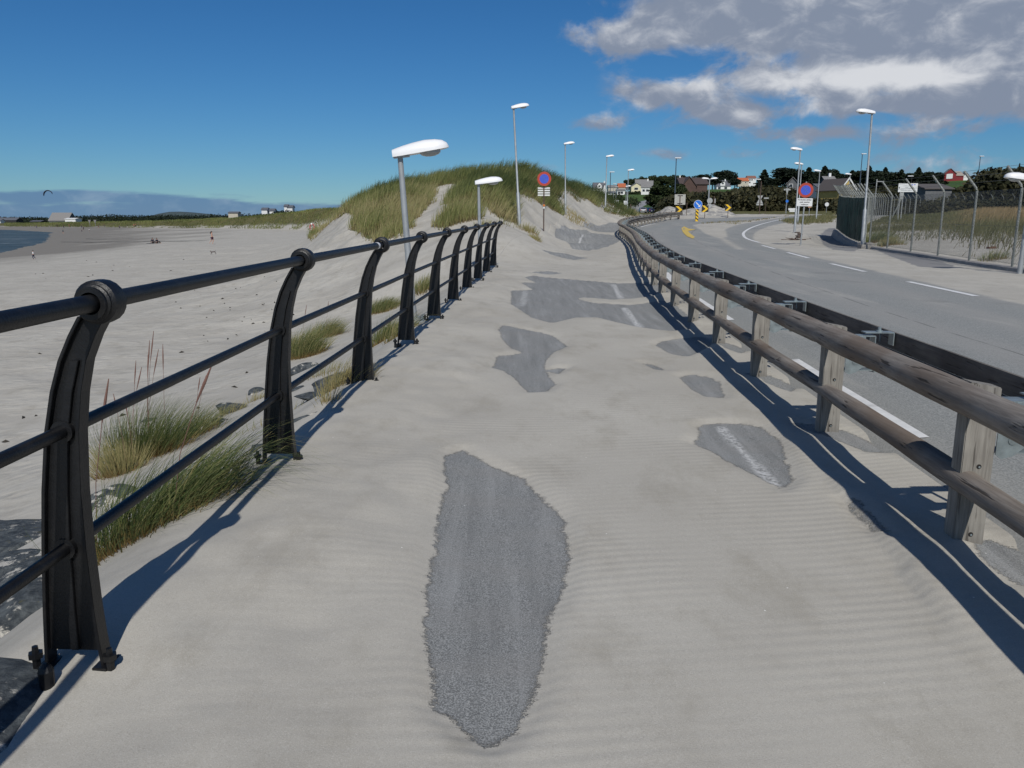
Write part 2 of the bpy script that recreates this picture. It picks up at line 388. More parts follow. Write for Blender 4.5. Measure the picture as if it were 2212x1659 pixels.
# dune grass outline: (as measured, then carried onto the ground)
GRASSP = [(640, 560), (682, 502), (712, 476), (748, 459), (765, 476), (765, 496), (788, 519), (834, 516), (864, 503), (888, 489), (901, 476),
          (931, 432), (938, 420), (944, 405), (1003, 408), (987, 415), (967, 436), (947, 463), (941, 496), (980, 498), (1007, 490), (1040, 480),
          (1047, 452), (1080, 478), (1120, 492), (1111, 430), (1114, 416), (1156, 438), (1193, 455), (1214, 464), (1206, 430), (1211, 405), (1226, 415), (1242, 431),
          (1262, 438), (1299, 441), (1319, 455), (1342, 466), (1372, 470), (1372, 240), (640, 240)]
def grass_here(x, y, z):
    """>0 where the dune carries marram grass"""
    u, v = proj(x, y, z)
    g = sdf(GRASSP, u, v) / 10.0
    n = fbm(x / 2.0, y / 2.0, 77) - .5
    on = (y > 33) & (y < 99) & (x > -29) & (x - guardx(y) < -1.0)
    hid = (z > -.5)
    n2 = fbm(x / .9, y / .9, 78) - .5
    return np.where(on & hid, np.clip(g + n * 2.7 + n2 * 1.1 + .27, -1, 1), -1)

# ------------------------------------------------------------------ materials
def new_mat(name):
    m = bpy.data.materials.new(name); m.use_nodes = True; t = NT(m.node_tree); t.n.clear()
    o = t.node('ShaderNodeOutputMaterial'); p = t.node('ShaderNodeBsdfPrincipled'); t.l.new(p.outputs[0], o.inputs[0])
    return m, t, p, o
def bump(t, p, h, strength, dist):
    b = t.node('ShaderNodeBump'); b.inputs['Strength'].default_value = strength; b.inputs['Distance'].default_value = dist
    t.l.new(h, b.inputs['Height']); t.l.new(b.outputs[0], p.inputs['Normal']); return b
_mc = {}
def paint(name, col, rough=.6, metal=0.0, var=.12, scale=8.0, bumps=0.0, dirt=None, emit=None):
    if name in _mc: return _mc[name]
    m, t, p, o = new_mat(name)
    c = t.node('ShaderNodeTexCoord').outputs['Object']
    n = t.noise(c, scale, 4)
    f = t.ramp(n, .3, .7)
    lo = tuple(x * (1 - var) for x in col); hi = tuple(min(1, x * (1 + var)) for x in col)
    base = t.mix(f, lo, hi)
    if dirt: base = t.mix(t.ramp(t.noise(c, scale * .37, 5, .65), .5, .75, 0, dirt[1]), base, dirt[0])
    t.put(p.inputs['Base Color'], base); p.inputs['Roughness'].default_value = rough; p.inputs['Metallic'].default_value = metal
    if bumps: bump(t, p, t.noise(c, scale * 6, 3), bumps, .004)
    _mc[name] = m; return m

SAND_A = (.405, .382, .334); SAND_B = (.485, .461, .405)
def sand_color(t, pos):
    n = t.noise(pos, .45, 5, .6); g = t.noise(pos, 55.0, 2); fine = t.noise(pos, 210.0, 3, .8)
    c = t.mix(t.ramp(n, .3, .7), SAND_A, SAND_B)
    c = t.mix(t.ramp(t.noise(t.vmap(pos, (1.0, .55, 1), rot=(0, 0, .4)), 2.6, 6, .68), .46, .72, 0, .55), c, (.315, .29, .24))
    c = t.mix(t.ramp(fine, .53, .68, 0, .42), c, (.20, .185, .165))
    c = t.mix(t.ramp(fine, .32, .45, .45, 0), c, (.66, .64, .60))
    c = t.mix(t.ramp(g, .3, .75, 0, .12), c, (.28, .25, .21))
    return c, fine
def geo_pos(t): return t.node('ShaderNodeNewGeometry').outputs['Position']
def attr(t, name):
    a = t.node('ShaderNodeAttribute'); a.attribute_name = name; return a.outputs['Fac']

def mat_ground():
    m, t, p, o = new_mat('drifted_sand_ground'); pos = geo_pos(t)
    sand, fine = sand_color(t, pos)
    wet = attr(t, 'wet'); veg = attr(t, 'veg'); field = attr(t, 'field'); foot = attr(t, 'foot')
    wn = t.noise(t.vmap(pos, (.05, .012, 1), rot=(0, 0, -.6)), 1.6, 6, .6)
    wf = t.ramp(t.math('ADD', wet, t.math('MULTIPLY', t.math('SUBTRACT', wn, .5), 1.3)), .30, .85)
    sand = t.mix(t.math('MULTIPLY', wf, .8), sand, (.165, .15, .13))
    # dark streak of seaweed and damp along the high tide line
    # litter under grass
    vn = t.noise(pos, .7, 6, .65); vn2 = t.noise(pos, 6.0, 4, .6)
    gcol = t.mix(t.ramp(vn, .35, .65), (.085, .095, .035), (.20, .165, .075))
    gcol = t.mix(t.ramp(vn2, .35, .7), gcol, (.07, .075, .03))
    vf = t.ramp(t.math('ADD', veg, t.math('MULTIPLY', t.math('SUBTRACT', vn2, .5), .9)), .38, .62)
    col = t.mix(vf, sand, gcol)
    fcol = t.mix(t.ramp(t.noise(t.vmap(pos, (1, .3, 1)), .02, 5), .3, .7), (.042, .085, .022), (.075, .12, .03))
    col = t.mix(field, col, fcol)
    pv = t.ramp(t.math('ADD', attr(t, 'pave'), t.math('MULTIPLY', t.math('SUBTRACT', t.noise(t.vmap(pos, (1.2, 2.5, 1)), 1.0, 5, .6), .5), .5)), -.03, .05)
    col = t.mix(t.math('MULTIPLY', pv, t.math('GREATER_THAN', attr(t, 'pave'), -.9)), col, (.235, .23, .225))
    t.put(p.inputs['Base Color'], col); p.inputs['Roughness'].default_value = .95; p.inputs['Specular IOR Level'].default_value = .15
    # footprints and scuffs on the loose beach sand
    vor = t.node('ShaderNodeTexVoronoi'); vor.inputs['Scale'].default_value = 1.9; t.l.new(pos, vor.inputs['Vector'])
    pit = t.ramp(vor.outputs['Distance'], .08, .32)
    scuff = t.noise(pos, 2.6, 5, .6, .4)
    big = t.noise(pos, .9, 3)
    h = t.math('ADD', t.math('MULTIPLY', pit, .55), t.math('MULTIPLY', scuff, .9))
    h = t.math('MULTIPLY', h, t.ramp(big, .38, .62, .15, 1.0))
    h = t.math('ADD', t.math('MULTIPLY', h, foot), t.math('MULTIPLY', fine, .03))
    bump(t, p, h, .6, .06)
    return m
def mat_path():
    m, t, p, o = new_mat('sand_drifted_asphalt'); pos = geo_pos(t)
    sand, fine = sand_color(t, pos)
    cover = attr(t, 'bare')
    st = t.noise(t.vmap(pos, (3.2, 44, 1), rot=(0, 0, .10)), 1.0, 6, .7, .2); st2 = t.noise(pos, 90.0, 3, .7); st3 = t.noise(pos, 9.0, 4, .6)
    e = t.math('ADD', cover, t.math('MULTIPLY', t.math('SUBTRACT', st, .5), .055))
    e = t.math('ADD', e, t.math('MULTIPLY', t.math('SUBTRACT', st3, .5), .09))
    e = t.math('ADD', e, t.math('MULTIPLY', t.math('SUBTRACT', st2, .5), .055))
    f = t.ramp(t.math('ADD', e, t.math('MULTIPLY', t.math('SUBTRACT', fine, .5), .07)), -.004, .014)
    sp = t.noise(pos, 170.0, 3, .75); sp2 = t.noise(pos, 70.0, 2, .6)
    asp = t.mix(t.ramp(sp, .40, .60), (.12, .127, .128), (.36, .367, .36))
    asp = t.mix(t.ramp(sp2, .55, .72, 0, .5), asp, (.10, .105, .10))
    streak = t.noise(t.vmap(pos, (8, .55, 1), rot=(0, 0, .05)), 1.0, 6, .6)
    asp = t.mix(t.ramp(streak, .50, .66, 0, .45), asp, (.37, .375, .37))
    asp = t.mix(t.ramp(streak, .36, .47, .3, 0), asp, (.11, .115, .115))
    dust = t.noise(t.vmap(pos, (1.2, 4, 1)), .9, 5, .6)
    asp = t.mix(t.ramp(dust, .35, .75, .12, .5), asp, (.27, .26, .245))
    rim = t.math('MULTIPLY', t.ramp(e, .0, .018, 1, 0), t.ramp(t.noise(pos, 60.0, 3, .7), .42, .55, 0, .75))
    asp = t.mix(rim, asp, (.06, .06, .06))
    paintf = t.math('MULTIPLY', attr(t, 'line'), t.ramp(t.noise(pos, 26.0, 4, .7), .40, .56))
    asp = t.mix(paintf, asp, (.56, .56, .55))
    col = t.mix(f, sand, asp)
    vs_ = t.node('ShaderNodeTexVoronoi'); vs_.inputs['Scale'].default_value = 6.0; t.l.new(pos, vs_.inputs['Vector'])
    col = t.mix(t.ramp(vs_.outputs['Distance'], .018, .028, .8, 0), col, (.85, .84, .80))
    t.put(p.inputs['Base Color'], col); p.inputs['Roughness'].default_value = .93; p.inputs['Specular IOR Level'].default_value = .2
    wv = t.node('ShaderNodeTexWave'); wv.wave_type = 'BANDS'; wv.bands_direction = 'Y'; wv.wave_profile = 'SIN'
    wv.inputs['Scale'].default_value = 4.6; wv.inputs['Distortion'].default_value = 3.0; wv.inputs['Detail'].default_value = 2.5
    wv.inputs['Detail Scale'].default_value = .55; wv.inputs['Detail Roughness'].default_value = .5
    t.l.new(t.vmap(pos, (.5, 1, 1), rot=(0, 0, -.22)), wv.inputs['Vector'])
    rm = t.math('MULTIPLY', t.ramp(t.noise(pos, .8, 3), .38, .62, .15, 1.0), attr(t, 'ripple'))
    h = t.math('MULTIPLY', wv.outputs['Fac'], t.math('MULTIPLY', rm, .13))
    h = t.math('ADD', h, t.math('MULTIPLY', fine, .10))
    h = t.math('ADD', h, t.math('MULTIPLY', t.noise(pos, 16.0, 5, .65), .10))
    hs_ = t.math('MULTIPLY', h, t.math('SUBTRACT', 1.0, f))
    ha = t.math('MULTIPLY', t.math('MULTIPLY', sp, .35), f)
    bump(t, p, t.math('ADD', t.math('ADD', hs_, ha), t.math('MULTIPLY', f, -.35)), .8, .014)
    return m
def mat_road():
    m, t, p, o = new_mat('worn_asphalt_road'); pos = geo_pos(t)
    sand, fine = sand_color(t, pos)
    bare = attr(t, 'bare'); lat = attr(t, 'lat')
    n = t.noise(pos, 1.3, 5, .65); n2 = t.noise(pos, 30.0, 3, .7)
    e = t.math('ADD', bare, t.math('MULTIPLY', t.math('SUBTRACT', n, .5), .9)); e = t.math('ADD', e, t.math('MULTIPLY', t.math('SUBTRACT', n2, .5), .35))
    f = t.ramp(e, -.25, .25)
    sp = t.noise(pos, 75.0, 3, .75)
    asp = t.mix(t.ramp(sp, .38, .62), (.185, .193, .187), (.325, .33, .315))
    # wheel tracks swept clean, dust between them
    tr = t.math('MULTIPLY', t.math('ADD', t.math('COSINE', t.math('MULTIPLY', lat, 25.13)), 1.0), .5)
    wob = t.noise(t.vmap(pos, (.5, .06, 1)), 1.0, 5, .6)
    du = t.ramp(t.math('ADD', t.math('MULTIPLY', tr, .5), t.math('MULTIPLY', wob, .8)), .35, 1.0, .04, .50)
    asp = t.mix(du, asp, (.31, .30, .28))
    cr = t.node('ShaderNodeTexVoronoi'); cr.feature = 'DISTANCE_TO_EDGE'; cr.inputs['Scale'].default_value = .28
    t.l.new(pos, cr.inputs['Vector'])
    wobl = t.math('ADD', lat, t.math('MULTIPLY', t.math('SUBTRACT', t.noise(pos, .6, 4, .7), .5), .012))
    seam = t.ramp(t.math('ABSOLUTE', t.math('SUBTRACT', wobl, .52)), .0012, .0042, .6, 0)
    seam = t.math('MAXIMUM', seam, t.ramp(t.math('ABSOLUTE', t.math('SUBTRACT', wobl, .225)), .001, .0035, .4, 0))
    asp = t.mix(t.math('MULTIPLY', seam, t.ramp(t.noise(pos, .9, 3), .40, .55)), asp, (.075, .077, .075))
    asp = t.mix(t.ramp(t.noise(t.vmap(pos, (.9, .12, 1)), 1.3, 6, .7), .50, .74, 0, .6), asp, (.40, .385, .35))
    asp = t.mix(t.ramp(t.noise(pos, .35, 5, .7), .55, .70, 0, .35), asp, (.13, .135, .13))
    col = t.mix(f, sand, asp)
    t.put(p.inputs['Base Color'], col); p.inputs['Roughness'].default_value = .9; p.inputs['Specular IOR Level'].default_value = .25
    bump(t, p, sp, .5, .006)
    return m
def mat_water():
    m, t, p, o = new_mat('shallow_sea_water'); pos = geo_pos(t)
    n = t.noise(t.vmap(pos, (.035, .10, 1)), 1.0, 5, .6); foam = t.noise(t.vmap(pos, (.06, .3, 1), (7, 3, 0)), 1.0, 5, .62)
    c = t.mix(t.ramp(n, .35, .7), (.05, .072, .080), (.10, .125, .13))
    c = t.mix(t.ramp(foam, .64, .70), c, (.55, .58, .6))
    t.put(p.inputs['Base Color'], c); p.inputs['Roughness'].default_value = .45; p.inputs['IOR'].default_value = 1.33; p.inputs['Specular IOR Level'].default_value = .25
    bump(t, p, t.noise(t.vmap(pos, (.5, 1.3, 1)), 1.0, 5, .65), .9, .5)
    return m
def mat_blades(name, dark, light, straw, brown):
    m, t, p, o = new_mat(name)
    tint = attr(t, 'tint'); hgt = attr(t, 'hgt')
    g = t.mix(t.ramp(tint, 0, .5, smooth=False), dark, light); g = t.mix(t.ramp(tint, .5, 1.0, smooth=False), g, straw)
    c = t.mix(t.ramp(hgt, .0, .42), brown, g)
    t.put(p.inputs['Base Color'], c); p.inputs['Roughness'].default_value = .55; p.inputs['Specular IOR Level'].default_value = .3
    tr = t.node('ShaderNodeBsdfTranslucent'); t.put(tr.inputs[0], t.mix(.35, c, (.25, .28, .06)))
    mx = t.node('ShaderNodeMixShader'); mx.inputs[0].default_value = .18
    t.l.new(p.outputs[0], mx.inputs[1]); t.l.new(tr.outputs[0], mx.inputs[2]); t.l.new(mx.outputs[0], o.inputs[0])
    return m
def mat_wood(name, a, b, crack=.5, axis='z', warm=None):
    m, t, p, o = new_mat(name); c = t.node('ShaderNodeTexCoord').outputs['Object']
    sc = {'z': (28, 28, 1.6), 'y': (26, 1.2, 26)}[axis]
    g = t.noise(t.vmap(c, sc), 1.6, 6, .68, .3); big = t.noise(c, 1.3, 4)
    col = t.mix(t.ramp(g, .3, .7), a, b); col = t.mix(t.ramp(big, .38, .66, 0, .75), col, warm or tuple(x * .6 for x in a))
    ck = t.noise(t.vmap(c, tuple(s * 1.7 for s in sc), (4, 4, 4)), 1.0, 3, .5)
    col = t.mix(t.ramp(ck, .63, .67, 0, crack), col, (.03, .024, .02))
    t.put(p.inputs['Base Color'], col); p.inputs['Roughness'].default_value = .85; p.inputs['Specular IOR Level'].default_value = .2
    bump(t, p, t.math('ADD', g, t.math('MULTIPLY', t.ramp(ck, .6, .68), -.8)), .55, .006)
    return m
def mat_leaf(name, a, b):
    m, t, p, o = new_mat(name); tint = attr(t, 'tint')
    t.put(p.inputs['Base Color'], t.mix(tint, a, b)); p.inputs['Roughness'].default_value = .7; p.inputs['Specular IOR Level'].default_value = .2
    return m

M_ground = mat_ground(); M_path = mat_path(); M_road = mat_road(); M_water = mat_water()
M_black = paint('black_railing_paint', (.0045, .0047, .0055), .46, 0, .3, 22, .35, dirt=((.028, .025, .021), .4))
M_post = mat_wood('grey_timber_post', (.185, .172, .153), (.34, .322, .288), .6, 'z')
M_log = mat_wood('round_timber_rail', (.155, .137, .120), (.285, .256, .226), .75, 'y', warm=(.15, .112, .085))
M_beam = mat_wood('half_round_timber_beam', (.13, .118, .105), (.22, .20, .175), .6, 'y')
M_galv = paint('galvanised_steel', (.30, .35, .36), .45, .55, .2, 14, .1, dirt=((.2, .22, .22), .5))
M_galvpole = paint('galvanised_lamp_pole', (.36, .38, .39), .5, .35, .10, 5)
M_headw = paint('white_lamp_shell', (.80, .80, .80), .35, 0, .04, 3)
M_bowl = paint('clear_lamp_bowl', (.42, .43, .42), .15, 0, .1, 10)
M_dark = paint('dark_hole', (.012, .010, .009), .8)
M_white = paint('road_marking_white', (.68, .68, .67), .8, 0, .08, 9, dirt=((.3, .29, .27), .6))
M_yellow = paint('road_marking_yellow', (.60, .43, .10), .8, 0, .12, 6, dirt=((.35, .32, .27), .6))
M_fencepost = paint('mottled_fence_post', (.25, .26, .24), .6, .3, .35, 30)
M_wire = paint('fence_wire', (.14, .145, .14), .6, .4, .1, 30)
M_conc = paint('weathered_concrete', (.33, .31, .28), .9, 0, .15, 4, .4, dirt=((.2, .18, .15), .5))
M_greenscreen = paint('dark_green_fence_screen', (.010, .040, .026), .8, 0, .5, 2.2)
def _cloth():
    m = M_greenscreen; t = NT(m.node_tree); o = next(n for n in t.n if n.type == 'OUTPUT_MATERIAL'); p = next(n for n in t.n if n.type == 'BSDF_PRINCIPLED')
    tr = t.node('ShaderNodeBsdfTransparent'); mx = t.node('ShaderNodeMixShader')
    t.l.new(t.ramp(t.noise(t.vmap(t.node('ShaderNodeTexCoord').outputs['Object'], (1.6, 1.6, .15)), 1.4, 4), .3, .7, .93, 1.0), mx.inputs[0])
    t.l.new(tr.outputs[0], mx.inputs[1]); t.l.new(p.outputs[0], mx.inputs[2]); t.l.new(mx.outputs[0], o.inputs[0])
_cloth()
M_signred = paint('sign_red', (.42, .055, .03), .5, 0, .1, 12); M_signblue = paint('sign_blue', (.055, .10, .55), .45, 0, .1, 12)
M_arrowblue = paint('arrow_sign_blue', (.02, .16, .62), .4, 0, .05, 12)
M_signwhite = paint('sign_white', (.70, .71, .70), .5, 0, .05, 9); M_signgrey = paint('sign_back_grey', (.36, .37, .36), .55, .2, .06, 9)
M_fadetext = paint('faded_lettering', (.18, .22, .24), .6); M_fadebar = paint('faded_diagonal', (.07, .13, .40), .6)
M_text = paint('sign_text_black', (.02, .02, .02), .6); M_signyellow = paint('chevron_yellow', (.80, .50, .02), .5, 0, .04, 9)
M_rust = paint('rusty_sign_post', (.11, .075, .06), .7, .2, .3, 20); M_amber = paint('amber_reflector', (.7, .22, .05), .4)
M_whitehouse = paint('white_house_wall', (.74, .74, .72), .7, 0, .04, 1.5); M_yelhouse = paint('pale_yellow_wall', (.68, .62, .42), .7, 0, .05, 1.5)
M_brownhouse = paint('brown_stained_wall', (.085, .05, .04), .8, 0, .15, 1.5); M_beige = paint('beige_render', (.5, .46, .38), .8, 0, .06, 1.5)
M_slate = paint('grey_slate_roof', (.11, .115, .13), .75, 0, .15, 2.5); M_redroof = paint('orange_tile_roof', (.42, .12, .05), .8, 0, .15, 2.5)
M_greyroof = paint('weathered_grey_roof', (.20, .195, .19), .8, 0, .15, 2.5); M_redwall = paint('barn_red_wall', (.22, .02, .025), .8, 0, .1, 1.5)
M_greywall = paint('grey_plank_wall', (.13, .135, .14), .8, 0, .12, 2); M_glass = paint('window_glass', (.03, .035, .045), .12)
M_yelgable = paint('ochre_gable', (.48, .36, .12), .8, 0, .08, 2)
M_bark = paint('tree_bark', (.07, .055, .045), .9, 0, .2, 3)
M_leaf_dark = mat_leaf('dark_conifer_needles', (.008, .014, .010), (.028, .040, .020))
M_leaf_green = mat_leaf('dark_broadleaf_foliage', (.014, .024, .009), (.050, .068, .024))
M_leaf_olive = mat_leaf('olive_thicket_foliage', (.016, .020, .009), (.070, .062, .026))
M_rock = None
def mat_rock():
    m, t, p, o = new_mat('dark_slate_rock'); c = geo_pos(t)
    n = t.noise(c, 13, 7, .75); col = t.mix(t.ramp(n, .35, .68), (.018, .024, .030), (.10, .112, .115))
    sandf = t.ramp(t.math('ADD', t.noise(c, 5, 8, .68), t.math('MULTIPLY', attr(t, 'dust'), .14)), .60, .66)
    col = t.mix(sandf, col, SAND_B); col = t.mix(t.ramp(t.noise(c, 11, 4), .62, .72, 0, .5), col, (.13, .115, .035))
    t.put(p.inputs['Base Color'], col); p.inputs['Roughness'].default_value = .8; bump(t, p, n, .8, .03); return m
M_rock = mat_rock()
M_grass_near = mat_blades('green_marram_blades', (.032, .056, .016), (.115, .15, .048), (.33, .28, .13), (.24, .14, .055))
M_grass_dune = mat_blades('dune_marram_blades', (.046, .066, .020), (.205, .225, .075), (.38, .32, .165), (.21, .15, .075))
M_grass_field = mat_blades('airfield_grass_blades', (.06, .07, .028), (.155, .15, .065), (.30, .215, .11), (.14, .11, .055))
M_skin = paint('skin', (.48, .27, .19), .6, 0, .05, 5)

# ================================================================== SETTING
def grid_faces(nr, nc):
    i = np.arange(nr - 1)[:, None] * nc + np.arange(nc - 1)[None, :]
    i = i.ravel(); return np.stack([i, i + 1, i + nc + 1, i + nc], 1)
# --- ground: one sheet, denser towards the promenade
def pathl(y): return np.where(y < 22, railx(y) - .9, np.interp(y, [22, 26, 33, 43, 55, 69, 92], [railx(22.) - .9, -.4, .7, 1.9, 3.3, 5.2, 10]))
def pathr(y): return guardx(y) + .35
rad = [.3]
while rad[-1] < 4200: rad.append(rad[-1] * (1.013 if rad[-1] < 600 else 1.05))
rad = np.array(rad)
ang = np.concatenate([np.arange(-180, -50, 3.0), np.arange(-50, 50.01, .2), np.arange(53, 181, 3.0)]); ang[-1] = 180.0
AA, RR = np.meshgrid(np.radians(ang), rad)
gx, gy = RR * np.sin(AA), RR * np.cos(AA)
gz = H(gx, gy)
base = gz.copy()
ins = np.minimum(np.minimum(gx - pathl(gy), pathr(gy) - gx), np.minimum(gy + 3.5, 88 - gy))
gz -= .07 * sst(ins, .02, .25)
ll = np.interp(gy, CL[:, 1], CL[:, 0]); rr_ = np.interp(gy, CR[:, 1], CR[:, 0])
insr = np.minimum(np.minimum(gx - ll, rr_ + 1.2 - gx), np.minimum(gy + 3.5, 120 - gy))
gz -= .08 * sst(insr, .05, .5) * (gy < 135)
a_ = gx / np.maximum(gy, 1)
veg = np.clip(grass_here(gx, gy, gz), 0, 1) * .9
yr = np.interp(a_, AR, YRR)
veg = np.maximum(veg, sst(gy - yr, -3, 8) * (a_ < .03) * np.clip(.75 + .9 * (fbm(gx / 15, gy / 9, 4) - .35), 0, 1))
fx_ = np.interp(gy, FXY, FXX)
afield = (gx > fx_ + .5) & (gy < 135) & (gy > 5)
veg = np.where(afield, sst(gy - 18 * (1 - sst(gx - fx_, 2, 14)) , 22, 42) * .55 + .55 * (fbm(gx / 5, gy / 7, 9) - .35), veg)
veg = np.where((gy > 118) & (a_ > .03), .85, veg)
PAV = [[tuple(cast((2000 + a * .28935) / 1.1718, (240 + b * .28935) / 1.1718)[:2]) for a, b in P_] for P_ in
 ([(395, 1110), (330, 1170), (270, 1215), (262, 1270), (300, 1320), (370, 1358), (560, 1372), (640, 1340), (500, 1262), (400, 1190)],
  [(740, 1352), (850, 1405), (1000, 1458), (1120, 1505), (1400, 1522), (1460, 1500), (1250, 1440), (1000, 1385), (820, 1345)])]
pave = np.full(gx.shape, -1.0); m_ = (gx > 9) & (gx < 30) & (gy > 18) & (gy < 62)
for P_ in PAV: pave[m_] = np.maximum(pave[m_], sdf(P_, gx[m_], gy[m_]))
field = sst(gy, 225, 260) * (a_ > .02)
wl = beach(gx, gy) - sea(gy); wet = np.clip((1.75 - wl) / 1.5, 0, 1) * (gx < -18)
foot = sst(railx(gy) - gx, 1.5, 6) * (1 - .5 * sst(gy, 40, 120)) * (1 - wet)
foot = np.maximum(foot, afield * .9)
foot = np.maximum(foot, sst(gy, 28, 36) * .35)
nr, nc = gx.shape
V = np.stack([gx, gy, gz], 2).reshape(-1, 3)
Fg = grid_faces(nr, nc)[:, ::-1]
ground = mesh_from('ground', V, Fg, M_ground, smooth=True, attrs=dict(veg=veg, wet=wet, field=field, foot=foot, pave=pave))
tag(ground, 'pale wind-blown sand of the beach, dunes and verges with grassy parts', kind='structure')
# --- sea
wm = MB(); xs_ = [-3000, -900, -400, -250, -160, -100, -60]; ys_ = [-400, 0, 60, 120, 180, 260, 360, 470, 540]
for yy in ys_:
    for xx in xs_: wm.v.append((xx, yy, sea(yy)))
for j in range(len(ys_) - 1):
    for i in range(len(xs_) - 1):
        k = j * len(xs_) + i; wm.f.append((k, k + 1, k + 1 + len(xs_), k + len(xs_)))
tag(wm.build('water', M_water), 'grey-blue shallow sea with small white wave crests', kind='structure')

# --- promenade path: asphalt partly covered by drifted sand
PATCH = [
 [(-0.43, 5.13), (-0.32, 5.25), (-0.23, 5.09), (-0.1, 4.92), (0.07, 4.74), (0.18, 4.4), (0.28, 4.11), (0.28, 3.64), (0.23, 3.27), (0.15, 3.0), (0.12, 2.7), (0.08, 2.44), (0.02, 2.26), (-0.07, 2.17), (-0.15, 2.23), (-0.25, 2.35), (-0.29, 2.57), (-0.34, 2.84), (-0.37, 3.21), (-0.37, 3.59), (-0.4, 4.05), (-0.39, 4.54), (-0.44, 4.92)],
 [(-0.18, 10.88), (-0.13, 11.4), (0.1, 11.19), (0.39, 10.96), (0.57, 10.66), (0.69, 9.85), (0.51, 9.43), (0.39, 8.88), (0.35, 8.49), (0.37, 7.96), (0.42, 7.53), (0.32, 7.21), (0.15, 7.17), (0.1, 7.38), (0.02, 7.8), (-0.08, 8.13), (-0.21, 8.22), (-0.16, 8.99), (-0.01, 9.1), (0.12, 9.3), (0.0, 9.54), (-0.13, 10.17)],
 [(0.34, 8.26), (0.47, 8.35), (0.59, 8.4), (0.47, 8.05)],
 [(0.32, 20.43), (0.56, 21.07), (1.72, 19.82), (2.48, 18.89), (3.47, 18.54), (3.35, 16.96), (2.74, 15.6), (1.9, 15.3), (1.3, 15.7), (1.3, 15.3), (1.5, 14.7), (2.11, 14.4), (2.78, 14.76), (2.77, 12.05), (2.45, 11.04), (2.21, 10.96), (1.83, 11.52), (1.36, 12.63), (0.98, 12.63), (0.59, 11.96), (0.31, 12.53), (-0.02, 14.1), (-0.02, 16.61), (0.22, 16.96), (0.45, 17.3), (0.2, 18.54), (0.56, 18.95)],
 [(0.42, 22.23), (1.02, 22.86), (1.43, 22.11), (1.01, 21.52)],
 [(1.0, 28.51), (2.01, 30.21), (2.67, 28.31), (2.08, 27.17)],
 [(2.26, 43.41), (3.32, 52.09), (4.9, 54.01), (6.5, 52.09), (6.13, 45.84), (4.42, 37.44), (3.17, 33.58), (2.59, 35.79)],
 [(4.3, 56), (6.2, 64), (9.4, 70), (8.6, 62), (6.9, 55)],
 [(1.78, 9.91), (1.95, 10.24), (2.39, 10.37), (2.56, 10.17), (2.4, 9.54), (2.0, 9.04), (1.86, 9.26)],
 [(1.68, 7.95), (1.83, 8.04), (1.98, 7.87), (2.01, 7.59), (1.88, 6.91), (1.73, 7.01), (1.67, 7.36)],
 [(1.42, 8.73), (1.55, 8.59), (1.62, 8.26), (1.52, 8.31)],
 [(1.42, 5.97), (1.54, 6.07), (1.77, 6.07), (1.9, 5.92), (1.93, 5.6), (1.72, 4.68), (1.6, 4.53), (1.53, 4.77), (1.45, 5.01), (1.36, 5.35), (1.28, 5.51), (1.38, 5.69)],
 [(2.21, 3.62), (2.31, 3.64), (2.42, 3.5), (2.44, 3.3), (2.3, 3.1), (2.15, 3.2), (2.14, 3.42)],
 [(2.12, 5.96), (2.31, 5.78), (2.43, 5.6), (2.51, 5.27), (2.49, 5.12), (2.36, 5.16), (2.25, 5.39), (2.17, 5.64)],
 [(2.3, 7.9), (2.45, 7.75), (2.62, 7.2), (2.5, 7.0), (2.38, 7.3)], [(2.45, 9.9), (2.6, 9.7), (2.75, 9.2), (2.6, 9.0), (2.5, 9.3)],
 [(1.88, 4.3), (1.92, 4.22), (1.9, 3.93), (1.88, 3.76), (1.84, 3.87), (1.85, 4.1)],
]
ry = [-3.4]
while ry[-1] < 90: ry.append(ry[-1] + max(.022, .0085 * max(ry[-1], 0)))
ry = np.array(ry); NCp = 120
tt = np.linspace(0, 1, NCp)
px = pathl(ry)[:, None] * (1 - tt) + pathr(ry)[:, None] * tt; py = np.repeat(ry[:, None], NCp, 1)
bare = np.full(px.shape, -9.0)
for P_ in PATCH:
    A_ = np.array(P_); lo = A_.min(0) - .8; hi = A_.max(0) + .8
    m_ = (px > lo[0]) & (px < hi[0]) & (py > lo[1]) & (py < hi[1])
    if m_.any(): bare[m_] = np.maximum(bare[m_], sdf(P_, px[m_], py[m_]))
bare = np.clip(bare, -.6, .6) * (1 + .0 * py)
pz = H(px, py)
pz += -.028 * sst(bare, -.10, .02) + .012
pz[:, 0] -= .09; pz[:, -1] -= .09; pz[:, 1] -= .01; pz[0] -= .09; pz[-1] -= .09
def segd(p, q, x, y):
    ex, ey = q[0] - p[0], q[1] - p[1]; t = np.clip(((x - p[0]) * ex + (y - p[1]) * ey) / (ex * ex + ey * ey), 0, 1)
    return np.hypot(x - p[0] - t * ex, y - p[1] - t * ey)
LINEP = [((2.345, 18.68), (2.115, 15.6)), ((1.95, 13.98), (1.847, 11.56)), ((1.60, 5.97), (1.585, 4.5)), ((.29, 16.96), (.18, 13.98)), ((3.1, 40), (4.0, 46))]
ln = np.full(px.shape, 9.0)
for p_, q_ in LINEP: ln = np.minimum(ln, segd(p_, q_, px, py))
line = 1 - sst(ln, .016, .045); line[py > 10] = (1 - sst(ln, .03, .07))[py > 10]; line[(px < .6) & (py > 12)] *= .55
s_ = px - railx(py)
ripple = (.45 * sst(s_, .15, .5) + .5 * sst(s_, .5, 1.3)) * (1 - sst(py, 6, 14)) + .08
path = mesh_from('path', np.stack([px, py, pz], 2).reshape(-1, 3), grid_faces(*px.shape), M_path, smooth=True,
                 attrs=dict(bare=bare, line=line, ripple=ripple))
